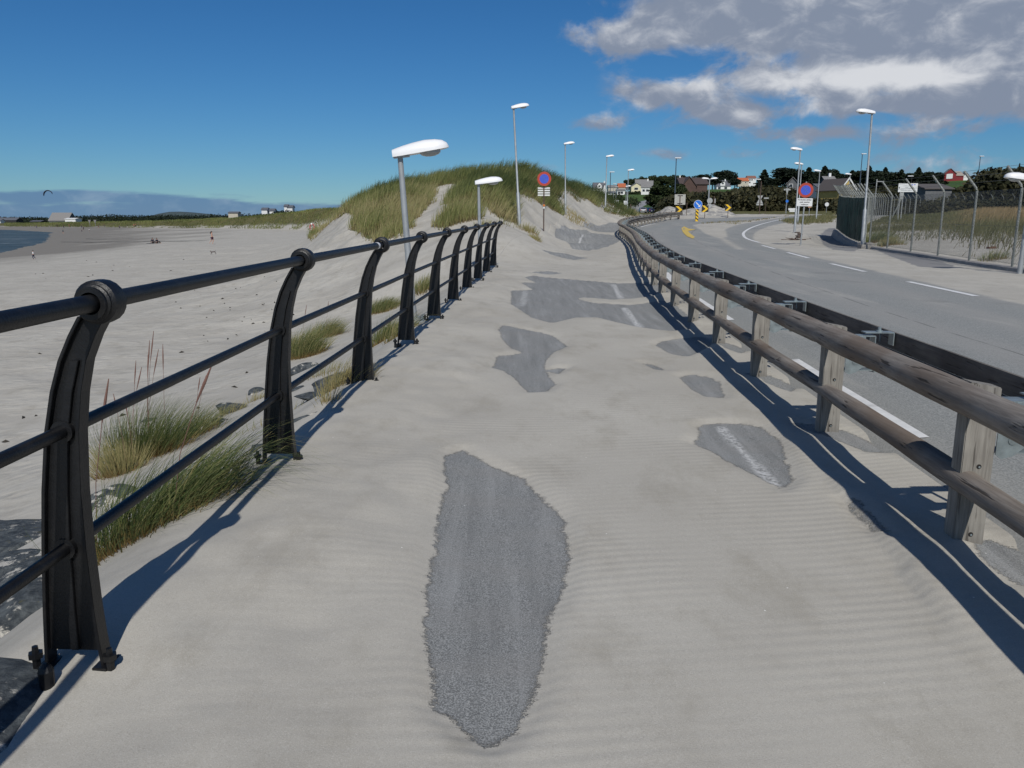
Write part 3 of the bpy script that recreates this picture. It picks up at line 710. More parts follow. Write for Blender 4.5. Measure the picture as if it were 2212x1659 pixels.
tag(path, 'promenade path of grey asphalt mostly buried under rippled drift sand', kind='structure')

# --- road
NRr, NCr = 420, 60
def lin(P, n):
    P = np.array(P, float); Q = catmull(P, 10); i = np.linspace(0, len(Q) - 1, n); k = np.clip(i.astype(int), 0, len(Q) - 2); f = (i - k)[:, None]
    return Q[k] * (1 - f) + Q[k + 1] * f
LL, RR2 = lin(LINE_L, NRr), lin(LINE_R, NRr)
tr_ = np.linspace(-.01, 1.28, NCr)
rx = LL[:, :1] * (1 - tr_) + RR2[:, :1] * tr_; ryy = LL[:, 1:] * (1 - tr_) + RR2[:, 1:] * tr_
wid = np.hypot(*(RR2 - LL).T)[:, None]
bare_r = (1 - tr_[None, :]) * wid - .05
ISL = [tuple(cast(u, v)[:2]) for u, v in [(1496, 487), (1520, 483), (1600, 479), (1680, 470), (1722, 464), (1700, 469), (1640, 478), (1590, 487), (1566, 497), (1572, 512), (1556, 516), (1524, 506)]]
bare_r = np.minimum(bare_r, -sdf(ISL, rx, ryy))
# thin tail of sand on the centre of the bend, and along the guard rail
tail = segd(cast(1556, 512)[:2], cast(1600, 540)[:2], rx, ryy)
bare_r = np.minimum(bare_r, tail * .5 - .05)
bare_r = np.minimum(bare_r, (rx - np.interp(ryy, CL[:, 1], CL[:, 0])) * 1.3 + .1)
rz = H(rx, ryy) + .02
rz[:, 0] -= .1; rz[:, -1] -= .12; rz[0] -= .1; rz[-1] -= .1
rz += .06 * sst(-sdf(ISL, rx, ryy), .3, -1.2)
road = mesh_from('road', np.stack([rx, ryy, rz], 2).reshape(-1, 3), grid_faces(NRr, NCr), M_road, smooth=True,
                 attrs=dict(bare=np.clip(bare_r * 2.2, -1, 1), lat=np.repeat(tr_[None, :], NRr, 0)))
tag(road, 'curving two-lane grey asphalt road with sand blown over its verges', kind='structure')
def strip(name, pts, wd, mat, label):
    pts = np.array(pts, float); d = np.gradient(pts, axis=0); d /= np.linalg.norm(d, axis=1)[:, None]; n = np.stack([-d[:, 1], d[:, 0]], 1)
    a = pts + n * wd / 2; b = pts - n * wd / 2
    za = H(a[:, 0], a[:, 1]) + .0255; zb = H(b[:, 0], b[:, 1]) + .0255
    Vv = np.concatenate([np.c_[a, za], np.c_[b, zb]]); k = len(pts); i = np.arange(k - 1)
    o = mesh_from(name, Vv, np.stack([i, i + k, i + k + 1, i + 1], 1), mat); tag(o, label, kind='structure'); return o
def dens(p, q, step=.4):
    n = max(2, int(math.dist(p, q) / step)); return [(p[0] + (q[0] - p[0]) * i / n, p[1] + (q[1] - p[1]) * i / n) for i in range(n + 1)]
for (y0_, y1_) in [(-1, 1.9), (5.28, 8.32), (11.46, 14.66), (17.9, 21.0), (24.2, 27.3), (30.5, 33.6), (36.7, 39.8)]:
    off = float(np.interp(y0_, [0, 5, 15, 30], [.55, .50, .48, .5]))
    strip('road_marking', [(float(guardx(y)) + off, y) for y in np.arange(y0_, y1_ + .1, .3)], .16, M_white, 'short white dash of the near edge line beside the guard rail')
strip('road_marking', [(cast(u, v)[:2]) for u, v in [(1384.5, 491), (1392, 488.5), (1402, 486), (1415, 483.5)]], .14, M_white, 'white edge line on the far bend behind the guard rail')
for p_, q_ in [((8.45, 14.64), (8.74, 17.8)), ((9.11, 20.9), (9.55, 24.3)), ((9.97, 27.3), (10.6, 31.3)), ((11.14, 34.5), (11.77, 38.4)), ((8.0, 8.3), (8.2, 11.5))]:
    strip('road_marking', dens(p_, q_), .14, M_white, 'white dash of the far edge line on the open road')
solid = [tuple(cast(u, v)[:2]) for u, v in [(1641, 525), (1626, 521), (1612, 515.5), (1606, 509), (1607, 503), (1616, 496), (1632, 489), (1655, 482), (1680, 476), (1703, 472)]]
strip('road_marking', catmull(solid, 6), .17, M_white, 'solid white edge line sweeping round the right-hand bend')
arrow = [tuple(cast(u, v)[:2]) for u, v in [(1472, 494), (1475, 503), (1484, 512), (1497, 517), (1501, 513), (1490, 505), (1486, 500), (1503, 497), (1488, 495), (1478, 490)]]
zz = [Hs(x, y) + .036 for x, y in arrow]
am = MB(); am.v = [(x, y, z) for (x, y), z in zip(arrow, zz)]; am.f = [tuple(range(len(arrow)))]
tag(am.build('road_marking', M_yellow), 'worn yellow arrow painted on the road before the island', kind='structure')
fr = catmull([tuple(cast(u, v)[:2]) for u, v in [(1376, 459), (1367, 455), (1364, 450), (1374, 444), (1390, 438.5), (1410, 433), (1432, 427)]], 8)
strip('road', fr, 6.0, paint('far_road_asphalt', (.26, .26, .26), .9, 0, .1, .2), 'distant grey lane climbing past the green field')

# --- concrete kerb foundation below the fence (thing: part of the fence), built with it later

# ================================================================== BLACK RAILING
def boff(y): return float(np.interp(y, [-3, 0, 2.27, 4.5, 6.8, 9.1, 13.6, 20.4], [.05, 0, -.058, -.062, -.07, -.068, -.05, 0]))
def railing():
    root = empty('iron_railing', (railx(2.49), 2.49, 0)); rz_ = -math.atan(.0465); root.rotation_euler = (0, 0, rz_)
    tag(root, 'black iron promenade railing with three round rails and curved posts on the beach side', 'railing')
    c_ = [(0, .0, .098), (.1, 0, .090), (.2, .002, .083), (.42, .012, .070), (.62, .027, .060), (.82, .052, .051), (.95, .08, .045), (1.05, .112, .040), (1.13, .152, .038), (1.19, .19, .038)]
    def edges(k=1.0): return [(c - w_ * k, z) for z, c, w_ in c_], [(c + w_ * k, z) for z, c, w_ in c_]
    def post():
        m = MB(); L_, R_ = edges()
        # arched foot cut-out: outline of the web
        foot = [(.113 - .0, 0), (.07, .0), (.05, .045), (0, .062), (-.05, .045), (-.07, .0)]
        web = L_ + list(reversed(R_)) + foot[1:-1]
        # web as quads
        for i in range(len(L_) - 1):
            z0 = .05 if i == 0 else L_[i][1]
            for yv in (-.007, .007):
                m.add([(L_[i][0], yv, z0), (R_[i][0], yv, z0), (R_[i + 1][0], yv, R_[i + 1][1]), (L_[i + 1][0], yv, L_[i + 1][1])], [(0, 1, 2, 3)])
        # flanges along both edges and the centre rib
        def flange(P, hw, th, hy):
            n = len(P); vs = []; fs = []
            for (x, z) in P: vs += [(x - th, -hy, z), (x + th, -hy, z), (x + th, hy, z), (x - th, hy, z)]
            for i in range(n - 1):
                for k in range(4): fs.append((i * 4 + k, i * 4 + (k + 1) % 4, i * 4 + 4 + (k + 1) % 4, i * 4 + 4 + k))
            fs += [(3, 2, 1, 0), tuple((n - 1) * 4 + k for k in range(4))]; m.add(vs, fs)
        flange(L_, 0, .006, .027); flange(R_, 0, .006, .027)
        flange([(c + .004, max(z, .055)) for z, c, w_ in c_[:8]], 0, .013, .02)
        # feet
        m.box((-.095, 0, -.02), (.05, .09, .05)); m.box((.095, 0, -.02), (.05, .09, .05))
        return m
    pm = None
    for k in range(-1, 10):
        y = 2.27 * k; po = None
        if pm is None:
            po = post().build('post', M_black, root, bevel=.0015); pm = po
            cm = MB()   # collar round the top rail
            n = 20
            prof = [(.034, -.062), (.050, -.062), (.050, -.050), (.057, -.046), (.057, -.038), (.067, -.030), (.069, 0), (.067, .030), (.057, .038), (.057, .046), (.050, .050), (.050, .062), (.034, .062)]
            vs = [(.21 + r_ * math.cos(2 * math.pi * j / n), yy, 1.233 + r_ * math.sin(2 * math.pi * j / n)) for r_, yy in prof for j in range(n)]
            fs = [(i * n + j, i * n + (j + 1) % n, (i + 1) * n + (j + 1) % n, (i + 1) * n + j) for i in range(len(prof) - 1) for j in range(n)]
            cm.add(vs, fs); col_ = cm.build('collar', M_black, po, smooth=True)
            for zc, xc in ((.82, .05), (.42, .012)):
                sm = MB(); sm.tube([(xc, -.024, zc), (xc, .024, zc)], .036, 16); sm.build('rail_socket', M_black, po, smooth=True)
            for sx in (-.128, .128):
                b_ = MB(); b_.tube([(sx, -.03, -.03), (sx, -.03, .03), (sx, -.03, .031), (sx, -.03, .05), (sx, -.03, .051), (sx, -.03, .072)], [.014, .014, .024, .024, .012, .010], 6); b_.build('anchor_bolt', M_black, po)
        else:
            po = copy_tree(pm, root)
        po.location = (boff(y), y, 0)
    for xc, zc, r_, nm in ((.21, 1.233, .0275, 'top_rail'), (.05, .82, .0215, 'middle_rail'), (.012, .42, .0215, 'bottom_rail')):
        m = MB(); m.tube([(xc + boff(y), y, zc) for y in np.linspace(-3.5, 20.5, 60)], r_, 16); m.build(nm, M_black, root, smooth=True)
    m = MB(); m.tube([(.21 + boff(4.33), 4.30, 1.233), (.21 + boff(4.33), 4.36, 1.233)], .0285, 16); m.build('white_tape_band', M_headw, root, smooth=True)
    # buried loose anchor bolt beside the nearest post
    b_ = MB(); b_.tube([(-.03, -.13, -.03), (-.03, -.13, .045), (-.03, -.13, .06), (-.03, -.13, .072)], [.022, .024, .018, .006], 10)
    b_.build('anchor_bolt', M_black, root)
    return root
railing()

# ================================================================== TIMBER GUARD RAIL
def guardrail():
    ys = np.arange(-2.6, 88, .02); xs = np.array([guardx(y) for y in ys]); zs_ = H(xs, ys, False)
    al = np.concatenate([[0], np.cumsum(np.hypot(np.diff(xs), np.diff(ys)))])
    def pt(s, off=0.0, z=0.0):
        x = np.interp(s, al, xs); y = np.interp(s, al, ys); h = np.interp(s, al, zs_)
        dx = np.interp(s + .25, al, xs) - np.interp(s - .25, al, xs); dy = np.interp(s + .25, al, ys) - np.interp(s - .25, al, ys)
        n = math.hypot(dx, dy); nx, ny = dy / n, -dx / n
        return Vector((x + nx * off, y + ny * off, h + z)), math.atan2(dy, dx) - math.pi / 2
    root = empty('timber_guard_rail', pt(6.2)[0]); o0 = root.location.copy()
    tag(root, 'weathered timber guard rail with round logs, square posts and steel brackets curving beside the road', 'guard rail')
    s0 = float(np.interp(3.63, ys, al)) % 2.0; total = al[-1]; zb = .0
    proto = None; k = 0; s = s0
    while s < total - .1:
        p, a = pt(s)
        if proto is None:
            m = MB(); m.add([(x, y, z) for (x, y) in ((-.075, -.05), (.075, -.05), (.075, .05), (-.075, .05)) for z in (-.3, None and 0 or .0)], [])
            m = MB()
            vs = [(-.07, -.05, -.3), (.07, -.05, -.3), (.07, .05, -.3), (-.07, .05, -.3), (-.07, -.05, .80), (.07, -.05, .775), (.07, .05, .775), (-.07, .05, .80)]
            m.add(vs, [(3, 2, 1, 0), (4, 5, 6, 7), (0, 1, 5, 4), (1, 2, 6, 5), (2, 3, 7, 6), (3, 0, 4, 7)])
            po = m.build('post', M_post, root, bevel=.004)
            for zh in (.40, .065):
                h_ = MB(); h_.cyl((.008, -.0515, zh), (.008, -.048, zh), .0115, 12); h_.build('bolt_hole', M_dark, po)
                h_ = MB(); h_.cyl((.010, -.053, zh - .002), (.010, -.050, zh - .002), .005, 8); h_.build('bolt', M_galv, po)
            # bracket: side plate, spreader channel, top tie plate with bolt
            b = MB()
            b.prism([(.072, .46), (.072, .70), (.20, .715), (.20, .50), (.15, .455), (.10, .44)], 'y', -.058, -.052)
            b.box((.17, -.004, .712), (.20, .10, .006)); b.box((.17, -.004, .47), (.20, .10, .006))
            b.box((.268, -.004, .59), (.006, .10, .245))
            b.box((.30, .0, .735), (.20, .085, .007)); b.box((.397, .0, .69), (.006, .085, .09)); b.box((.33, .03, .70), (.008, .008, .07))
            br = b.build('bracket', M_galv, po)
            b = MB(); b.tube([(.31, 0, .735), (.31, 0, .748), (.31, 0, .7481), (.31, 0, .77)], [.022, .022, .012, .012], 10); b.build('bracket_bolt', M_galv, br)
            b = MB(); b.cyl((.14, -.062, .53), (.14, -.05, .53), .020, 12); b.build('bracket_bolt', M_galv, br)
            b = MB(); b.cyl((.30, -.02, .46), (.30, .09, .45), .014, 8); b.build('bracket_bolt', M_galv, br)
            proto = po
        else:
            po = copy_tree(proto, root)
        po.location = p - o0; po.rotation_euler = (random.uniform(-.008, .008), random.uniform(-.008, .008), a)
        s += 2.0; k += 1
    def log(name, off, z, r, joint, seg=16):
        m = MB(); step = .10; n = int(total / step); pts = []; rr = []
        for i in range(n + 1):
            s_ = i * step; q, _ = pt(s_, off, z); pts.append(q - o0)
            d = abs(((s_ - s0 + .02) % joint)); d = min(d, joint - d)
            rr.append(r * (1 + .05 * math.sin(s_ * 1.7 + z * 9) + .03 * math.sin(s_ * 5.1)) * (.93 if d < .04 else 1.0))
        m.tube(pts, rr, seg); return m.build(name, M_log, root, smooth=True)
    log('upper_log', -.108, .732, .075, 4.0); log('lower_log', -.034, .318, .058, 4.0)
    def beam(name, zc, hh, off, dep):
        """half-round beam: flat towards the posts, rounded towards the road"""
        m = MB(); step = .4; n = int(total / step); vs = []; fs = []
        prof = [(off, zc - hh), (off, zc + hh)] + [(off + dep * math.sin(t), zc + hh * math.cos(t)) for t in np.linspace(.12, math.pi - .12, 8)]
        K = len(prof)
        for i in range(n + 1):
            for (o_, z_) in prof: vs.append(pt(i * step, o_, z_)[0] - o0)
        for i in range(n):
            for j in range(K): fs.append((i * K + j, i * K + (j + 1) % K, (i + 1) * K + (j + 1) % K, (i + 1) * K + j))
        fs += [tuple(range(K)), tuple(n * K + j for j in range(K))]
        m.add(vs, fs); return m.build(name, M_beam, root)
    beam('upper_beam', .672, .060, .415, .085); beam('lower_beam', .530, .078, .40, .10)
    m = MB(); n = int(total / .4); vs = []; fs = []
    for i in range(n + 1):
        for o_, z_ in ((.392, .50), (.392, .60), (.398, .60), (.398, .50)): vs.append(pt(i * .4, o_, z_)[0] - o0)
    for i in range(n):
        for j in range(4): fs.append((i * 4 + j, i * 4 + (j + 1) % 4, i * 4 + 4 + (j + 1) % 4, i * 4 + 4 + j))
    m.add(vs, fs); m.build('steel_backing_strip', paint('dull_dark_steel', (.07, .075, .08), .6, .3, .2, 6), root)
guardrail()

# ================================================================== LAMPS
def lamp_head_parts(root, zt):
    """shell with its pole at the rear end, tip towards +X; zt is the pole top"""
    # cross-sections along the length
    secs = [(-.10, .085, .10, .055, 0.0), (-.06, .105, .112, .075, 0), (.05, .125, .135, .10, .004), (.20, .145, .155, .125, .012), (.36, .155, .165, .13, .022),
            (.50, .15, .15, .125, .032), (.60, .125, .12, .10, .042), (.66, .08, .075, .06, .05), (.685, .02, .02, .02, .056)]
    n = 18; vs = []; fs = []
    for (x, hw, ht, _, zb_) in secs:
        for j in range(n):
            t = math.pi * j / (n - 1); vs.append((x, hw * math.cos(t), zb_ + ht * math.sin(t) ** .75))
    for i in range(len(secs) - 1):
        for j in range(n):
            a = i * n + j; b = i * n + (j + 1) % n; fs.append((a, b, b + n, a + n))
    fs += [tuple(range(n)), tuple((len(secs) - 1) * n + j for j in range(n))]
    m = MB(); m.add(vs, fs); hd = m.build('lamp_head', M_headw, root, smooth=True); hd.location = (0, 0, zt); hd.rotation_euler = (0, R(-3), 0)
    m = MB(); m.ball((.42, 0, .018), .11, 7, (1.35, 1.0, .55)); m.build('lamp_bowl', M_bowl, hd, smooth=True)
    m = MB(); m.box((.02, 0, -.005), (.22, .15, .02)); m.build('seam_tray', M_galvpole, hd)
    return hd
def make_lamp(height, plate=False, stepped=True):
    root = empty('street_lamp')
    m = MB()
    if stepped: m.tube([(0, 0, -.8), (0, 0, height * .30), (0, 0, height * .31), (0, 0, height)], [.082, .074, .046, .040], 14)
    else: m.tube([(0, 0, -.5), (0, 0, .08), (0, 0, .3), (0, 0, height)], [.066, .062, .050, .037], 16)
    m.build('pole', M_galvpole, root, smooth=True)
    lamp_head_parts(root, height)
    if plate:
        m = MB(); m.box((0, 0, .03), (.34, .34, .022), rz=R(8)); m.cyl((0, 0, .0), (0, 0, .10), .11, 16); bp = m.build('base_plate', M_galvpole, root)
        for sx in (-1, 1):
            for sy in (-1, 1):
                b = MB(); b.cyl((sx * .13, sy * .13, -.02), (sx * .13, sy * .13, .11), .012, 8); b.cyl((sx * .13, sy * .13, .04), (sx * .13, sy * .13, .065), .023, 6); b.build('anchor_bolt', M_galv, bp)
    return root
tall = None
def lamp(loc, h, face, label, lean=(0, 0), proto=None, **kw):
    global tall
    if proto is None: o = make_lamp(h, **kw)
    else: o = copy_tree(proto)
    o.location = loc; o.rotation_euler = (lean[0], lean[1], face)
    tag(o, label, 'street lamp'); return o
G1, G2, G3 = 'short lamps behind the black railing', 'tall lamps along the dune', 'tall lamps along the far side of the road'
l1 = lamp((-1.42, 11.55, -.06), 2.33, R(4), 'short grey lamp with bolted base plate right behind the railing, nearest on the left', (0, R(-3.2)), plate=True, stepped=False); l1['group'] = G1
l2 = lamp((-.92, 23.4, .1), 2.2, R(6), 'second short lamp, seen just above the far end of the railing', (0, R(-.6)), stepped=False); l2['group'] = G1
p = cast(1122, 498); l3 = lamp((.34, 36.2, Hs(.34, 36.2) - .1), 5.05, R(8), 'tallest leaning lamp rising just past the railing end at the dune foot', (R(0), R(-3.1))); l3['group'] = G2
l4 = lamp((3.9, 60, Hs(3.9, 60) - .2), 5.55, R(5), 'dune-side lamp right of the no-parking sign', (0, R(-.9)), l3); l4['group'] = G2
l5 = lamp((8.95, 79, Hs(8.95, 79) - .1), 5.25, R(2), 'dune-side lamp throwing a hooked shadow on bare sand', (0, R(.6)), l3); l5['group'] = G2
l6 = lamp((13.3, 95, Hs(13.3, 95) - .1), 5.1, R(0), 'dune-side lamp at the green grass end of the dune', (0, R(.3)), l3); l6['group'] = G2
q = at(1353, 404, 125); l7 = lamp((q.x, 125, q.z - 5.0), 5.0, 0, 'lamp right behind the lamp at the end of the dune', (0, 0), l3); l7['group'] = G2
r1 = lamp((15.05, 35, -.05), 5.6, R(180), 'tall lamp at the corner of the green screened fence', (0, R(.9))); r1['group'] = G3
def rl(u, v, Y, label, face=180, g=G3, h=None):
    q = at(u, v, Y); zb_ = Hs(q.x, Y); o = lamp((q.x, Y, zb_ - .1), 5.0, R(face), label, (0, 0), r1 if h is None else None, **({} if h is None else {}))
    f = (q.z - zb_ + .1) / 5.62; 
    for ch in o.children:
        if ch.name.startswith('pole'): ch.scale = (1, 1, f)
        else: ch.location.z *= f
    o['group'] = g; return o
rl(1729, 324, 55, 'lamp whose pole rises behind the right no-parking sign, the nearer of two there')
rl(1732, 355, 74, 'lamp half hidden behind the nearer pole over the right no-parking sign')
rl(1771, 370, 88, 'lamp on the grass verge between the no-parking sign and the screened fence')
rl(1837, 377, 103, 'lamp showing over the brown roof behind the screened fence')
q = at(2190, 402, 20.5); rs = lamp((12.86, 20.5, .1), 2.18, R(180), 'short lamp cut off by the right edge of the photograph, in front of the fence', (0, 0), stepped=False)
rs['group'] = G3
def far_lamp(u, vt, Y, label, col=None, face=0, sc=1.0):
    q = at(u, vt, Y); zb_ = Hs(q.x, Y) - .3
    o = empty('street_lamp', (q.x, Y, zb_), face); h = q.z - zb_
    m = MB(); m.tube([(0, 0, 0), (0, 0, h)], [.11, .08], 8); m.build('pole', col or M_arrowpole, o)
    m = MB(); m.box((.30 * sc, 0, h + .05), (1.15 * sc, .35, .18)); m.build('lamp_head', M_headw, o, bevel=.05)
    tag(o, label, 'street lamp', 'distant lamps on the skyline'); return o
M_arrowpole = paint('dark_blue_grey_mast', (.06, .085, .12), .6)
far_lamp(1461, 342, 150, 'thin dark mast lamp above the tree-covered knoll')
far_lamp(1319, 372, 190, 'thin dark mast lamp between the dune lamps and the white gabled house')
far_lamp(1863, 333, 170, 'thin dark mast lamp left of the tall lamp at the fence corner', sc=.9)
far_lamp(2118, 338, 190, 'thin dark mast lamp by the dark hill on the right', sc=.9)
far_lamp(1326, 397, 300, 'small white-headed lamp by the distant red roofs, the higher one', M_galvpole)
far_lamp(1331, 404, 330, 'small white-headed lamp by the distant red roofs, the lower one', M_galvpole)
far_lamp(1640, 388, 150, 'lamp with only its white head standing out before dark trees, above the yield sign', M_dark, face=math.pi)
far_lamp(1970, 381, 170, 'lamp head against the conifers left of the white information board', M_dark, face=math.pi)
q = at(1533, 386, 108); zb_ = Hs(q.x, 108)
o = empty('twin_street_lamp', (q.x, 108, zb_)); h = q.z - zb_
m = MB(); m.tube([(0, 0, 0), (0, 0, h)], [.10, .07], 10); m.tube([(-.35, 0, h - .1), (.35, 0, h - .1)], .04, 8); m.build('pole', M_galvpole, o, smooth=True)
for sx in (-1, 1):
    hd = lamp_head_parts(o, h - .04); hd.location = (sx * .25, 0, h - .04); hd.rotation_euler = (0, 0, 0 if sx > 0 else math.pi); hd.scale = (1.15,) * 3
tag(o, 'double-armed lamp with two white heads on the sand mound island', 'street lamp')

# ================================================================== SIGNS
def disc(m, c, r, th, n=40, r0=0.0):
    """disc facing -Y with its front at c.y"""
    x, y, z = c; vs = []; fs = []
    for k in range(n):
        t = 2 * math.pi * k / n
        vs += [(x + r * math.cos(t), y, z + r * math.sin(t)), (x + r * math.cos(t), y + th, z + r * math.sin(t)), (x + r0 * math.cos(t), y, z + r0 * math.sin(t)), (x + r0 * math.cos(t), y + th, z + r0 * math.sin(t))]
    for k in range(n):
        a = 4 * k; b = 4 * ((k + 1) % n); fs += [(a, b, b + 1, a + 1), (a, a + 2, b + 2, b)]
        fs += [(a + 1, b + 1, b + 3, a + 3)]
        if r0: fs += [(a + 2, a + 3, b + 3, b + 2)]
    m.add(vs, fs)
def text_mesh(name, s, size, mat, parent, loc, extrude=.001, bold=False):
    cu = bpy.data.curves.new(name, 'FONT'); cu.body = s; cu.size = size; cu.align_x = 'CENTER'; cu.align_y = 'CENTER'; cu.extrude = extrude; cu.resolution_u = 3
    if bold: cu.offset = size * .02
    tmp = bpy.data.objects.new(name, cu); COL.objects.link(tmp)
    dg = bpy.context.evaluated_depsgraph_get(); me = bpy.data.meshes.new_from_object(tmp.evaluated_get(dg))
    bpy.data.objects.remove(tmp); bpy.data.curves.remove(cu)
    me.materials.clear(); me.materials.append(mat)
    o = bpy.data.objects.new(name, me); COL.objects.link(o); o.parent = parent; o.location = loc; o.rotation_euler = (R(90), 0, 0); return o
def noparking(root, zc, r=.315):
    m = MB(); disc(m, (0, -.062, zc), r, .004); f = m.build('sign_disc', M_signred, root)
    m = MB(); disc(m, (0, -.066, zc), r * .66, .003); m.build('blue_field', M_signblue, f)
    m = MB(); m.box((0, -.0675, zc), (r * 1.34, .003, r * .10), M=Matrix.Rotation(R(50), 3, 'Y')); m.build('diagonal_bar', M_fadebar, f)
    return f
def pole(root, h, r, mat, zb_=-.3, name='post'):
    m = MB(); m.cyl((0, 0, zb_), (0, 0, h), r, 12); return m.build(name, mat, root, smooth=True)
x, y = 13.42, 37.9
o = empty('no_parking_sign', (x, y, Hs(x, y)), R(-12), 0, R(1.0)); tag(o, 'red and blue no-parking sign with white text plate at the right road edge', 'road sign')
pole(o, 2.9, .035, M_galvpole); noparking(o, 2.52, .33)
m = MB(); m.box((0, -.055, 1.98), (.68, .012, .36)); pl = m.build('text_plate', M_signwhite, o, bevel=.003)
for i, s in enumerate(('Forbudet gjelder', 'også utenfor', 'vegbanen')): text_mesh('lettering', s, .088, M_text, pl, (0, -.063, 2.09 - .105 * i), bold=True)
x, y = 1.47, 38.0
o = empty('no_parking_sign', (x, y, Hs(x, y)), R(4)); tag(o, 'faded no-parking sign on a rusty post against the dune, with two slatted white plates below', 'road sign')
pole(o, 2.7, .028, M_rust); noparking(o, 2.38, .32)
m = MB()
for i in range(4): m.box((0, .04, 1.97 - .105 * i), (.56, .012, .066))
m.build('slatted_plate', M_signwhite, o)
m = MB(); m.cyl((0, -.02, 1.15), (0, -.02, 1.24), .05, 10); m.build('amber_tag', M_amber, o); m = MB(); m.cyl((0, -.02, 1.05), (0, -.02, 1.13), .05, 10); m.build('white_tag', M_signwhite, o)
def place(name, u, vb, Y, label, cat, rz=0, kindh=None):
    q = at(u, vb, Y); z = Hs(q.x, Y); o = empty(name, (q.x, Y, z), rz); tag(o, label, cat); return o, q
# keep-right arrow with striped base
o, q = place('keep_right_sign', 1504.5, 481, 80, 'round blue sign with white down-right arrow on a yellow and black striped bollard', 'road sign')
m = MB(); m.box((0, 0, .55), (.26, .22, 1.2)); bo = m.build('bollard', M_signyellow, o, bevel=.02)
m = MB()
for k in range(4):
    z = .12 + k * .32
    m.add([(-.132, -.113, z + .16), (.132, -.113, z - .06), (.132, -.113, z + .08), (-.132, -.113, z + .30)], [(0, 1, 2, 3)])
m.build('black_stripe', M_text, bo)
m = MB(); disc(m, (.04, -.12, 1.62), .42, .02); ds = m.build('sign_disc', M_signwhite, o); m = MB(); disc(m, (.04, -.124, 1.62), .39, .006); m.build('blue_field', M_arrowblue, ds)
m = MB(); Mx = Matrix.Rotation(R(45), 3, 'Y'); m.box((.0, -.130, 1.66), (.46, .004, .085), M=Mx)
m.add([(.04 + .24, -.132, 1.62 - .24), (.04 + .24, -.132, 1.62 + .02), (.04 - .02, -.132, 1.62 - .24)], [(0, 2, 1)])
m.build('white_arrow', M_signwhite, ds)
def chevron(u, v, Y, label, w_=.72, hp=.75):
    q = at(u, v, Y); z = Hs(q.x, Y); h = q.z - z
    o = empty('chevron_sign', (q.x, Y, z), R(-8)); tag(o, label, 'road sign', 'yellow and black curve arrows')
    pole(o, h, .035, M_rust)
    m = MB(); m.box((0, -.05, h), (w_, .02, w_)); pn = m.build('panel', M_text, o)
    a = w_ / 2
    m = MB(); m.prism([(px_, pz_ + h) for px_, pz_ in [(-a * .95, a * .98), (-a * .2, a * .98), (a * .95, 0), (-a * .2, -a * .98), (-a * .95, -a * .98), (a * .15, 0)]], 'y', -.066, -.058); m.build('arrow', M_signyellow, pn)
chevron(1466.5, 453, 88, 'yellow chevron sign below the square sign back, leftmost of the three', .74)
chevron(1523, 451, 92, 'yellow chevron sign at the foot of the twin lamp, middle of the three', .74)
chevron(1573, 448.5, 97, 'yellow chevron sign right of the sand mounds, the rightmost and tilted one', .74)
# back of large square sign
q = at(1469, 431, 90); z = Hs(q.x, 90)
o = empty('direction_sign', (q.x, 90, z), R(-10)); tag(o, 'large square sign seen from behind with an I-shaped bracket on its grey back', 'road sign'); h = q.z - z
pole(o, h + .45, .045, M_rust); m = MB(); m.box((0, .06, h), (1.16, .03, 1.10)); bk = m.build('panel', paint('beige_sign_back', (.42, .41, .37), .7), o)
m = MB(); m.box((0, .03, h + .42), (.55, .03, .07)); m.box((0, .03, h - .42), (.55, .03, .07)); m.build('bracket', M_text, bk)
# round and diamond sign backs on the twin lamp's post
for (u, v, nm, lab, kd) in ((1534, 433.5, 'round_sign', 'round grey sign back fixed high on the twin lamp post', 0), (1533, 444.5, 'priority_sign', 'diamond-shaped grey sign back below the round one', 1)):
    q = at(u, v, 107); m = MB()
    if kd == 0: disc(m, (0, 0, 0), .36, .02)
    else: m.prism([(0, .40), (.40, 0), (0, -.40), (-.40, 0)], 'y', 0, .02)
    oo = m.build(nm, M_signgrey, None); oo.location = (q.x, 107.15, q.z); tag(oo, lab, 'road sign')
q = at(1544, 434, 112); z = Hs(q.x, 112); o = empty('side_sign', (q.x, 112, z)); tag(o, 'narrow grey sign edge on its own thin post beside the twin lamp', 'road sign'); pole(o, q.z - z + .3, .03, M_rust)
m = MB(); m.box((0, 0, q.z - z), (.22, .03, .6)); m.build('panel', M_signgrey, o)
# yield-type sign backs
q = at(1642, 432, 118); z = Hs(q.x, 118); o = empty('yield_sign', (q.x, 118, z)); h = q.z - z; tag(o, 'hourglass pair of triangular sign backs with a small plate on a dark pole', 'road sign'); pole(o, h + 2.6, .06, M_rust)
m = MB(); m.prism([(-.42, .62), (.42, .62), (0, -.1)], 'y', .07, .09); m.build('yield_triangle', M_signgrey, o)
m = MB(); m.prism([(-.46, -.45), (.46, -.45), (0, .35)], 'y', .10, .12); m.build('warning_triangle', M_signgrey, o)
m = MB(); m.box((0, .1, -.62), (.95, .02, .24)); pp = m.build('plate', M_signgrey, o)
for ch in o.children:
    if not ch.name.startswith('post'): ch.location = (0, 0, h)
def simple_sign(name, u, v, Y, shape, sz, mat, label, polem=M_galvpole, cat='road sign', ph=.0):
    q = at(u, v, Y); z = Hs(q.x, Y); h = q.z - z; o = empty(name, (q.x, Y, z)); tag(o, label, cat); pole(o, h + ph, .035, polem)
    m = MB()
    if shape == 'disc': disc(m, (0, -.06, h), sz[0] / 2, .02)
    elif shape == 'tri': m.prism([(-sz[0] / 2, h + sz[1] / 2), (sz[0] / 2, h + sz[1] / 2), (0, h - sz[1] / 2)], 'y', -.08, -.06)
    else: m.box((0, -.07, h), (sz[0], .02, sz[1]))
    m.build('panel', mat, o, bevel=.002 if shape == 'box' else 0); return o
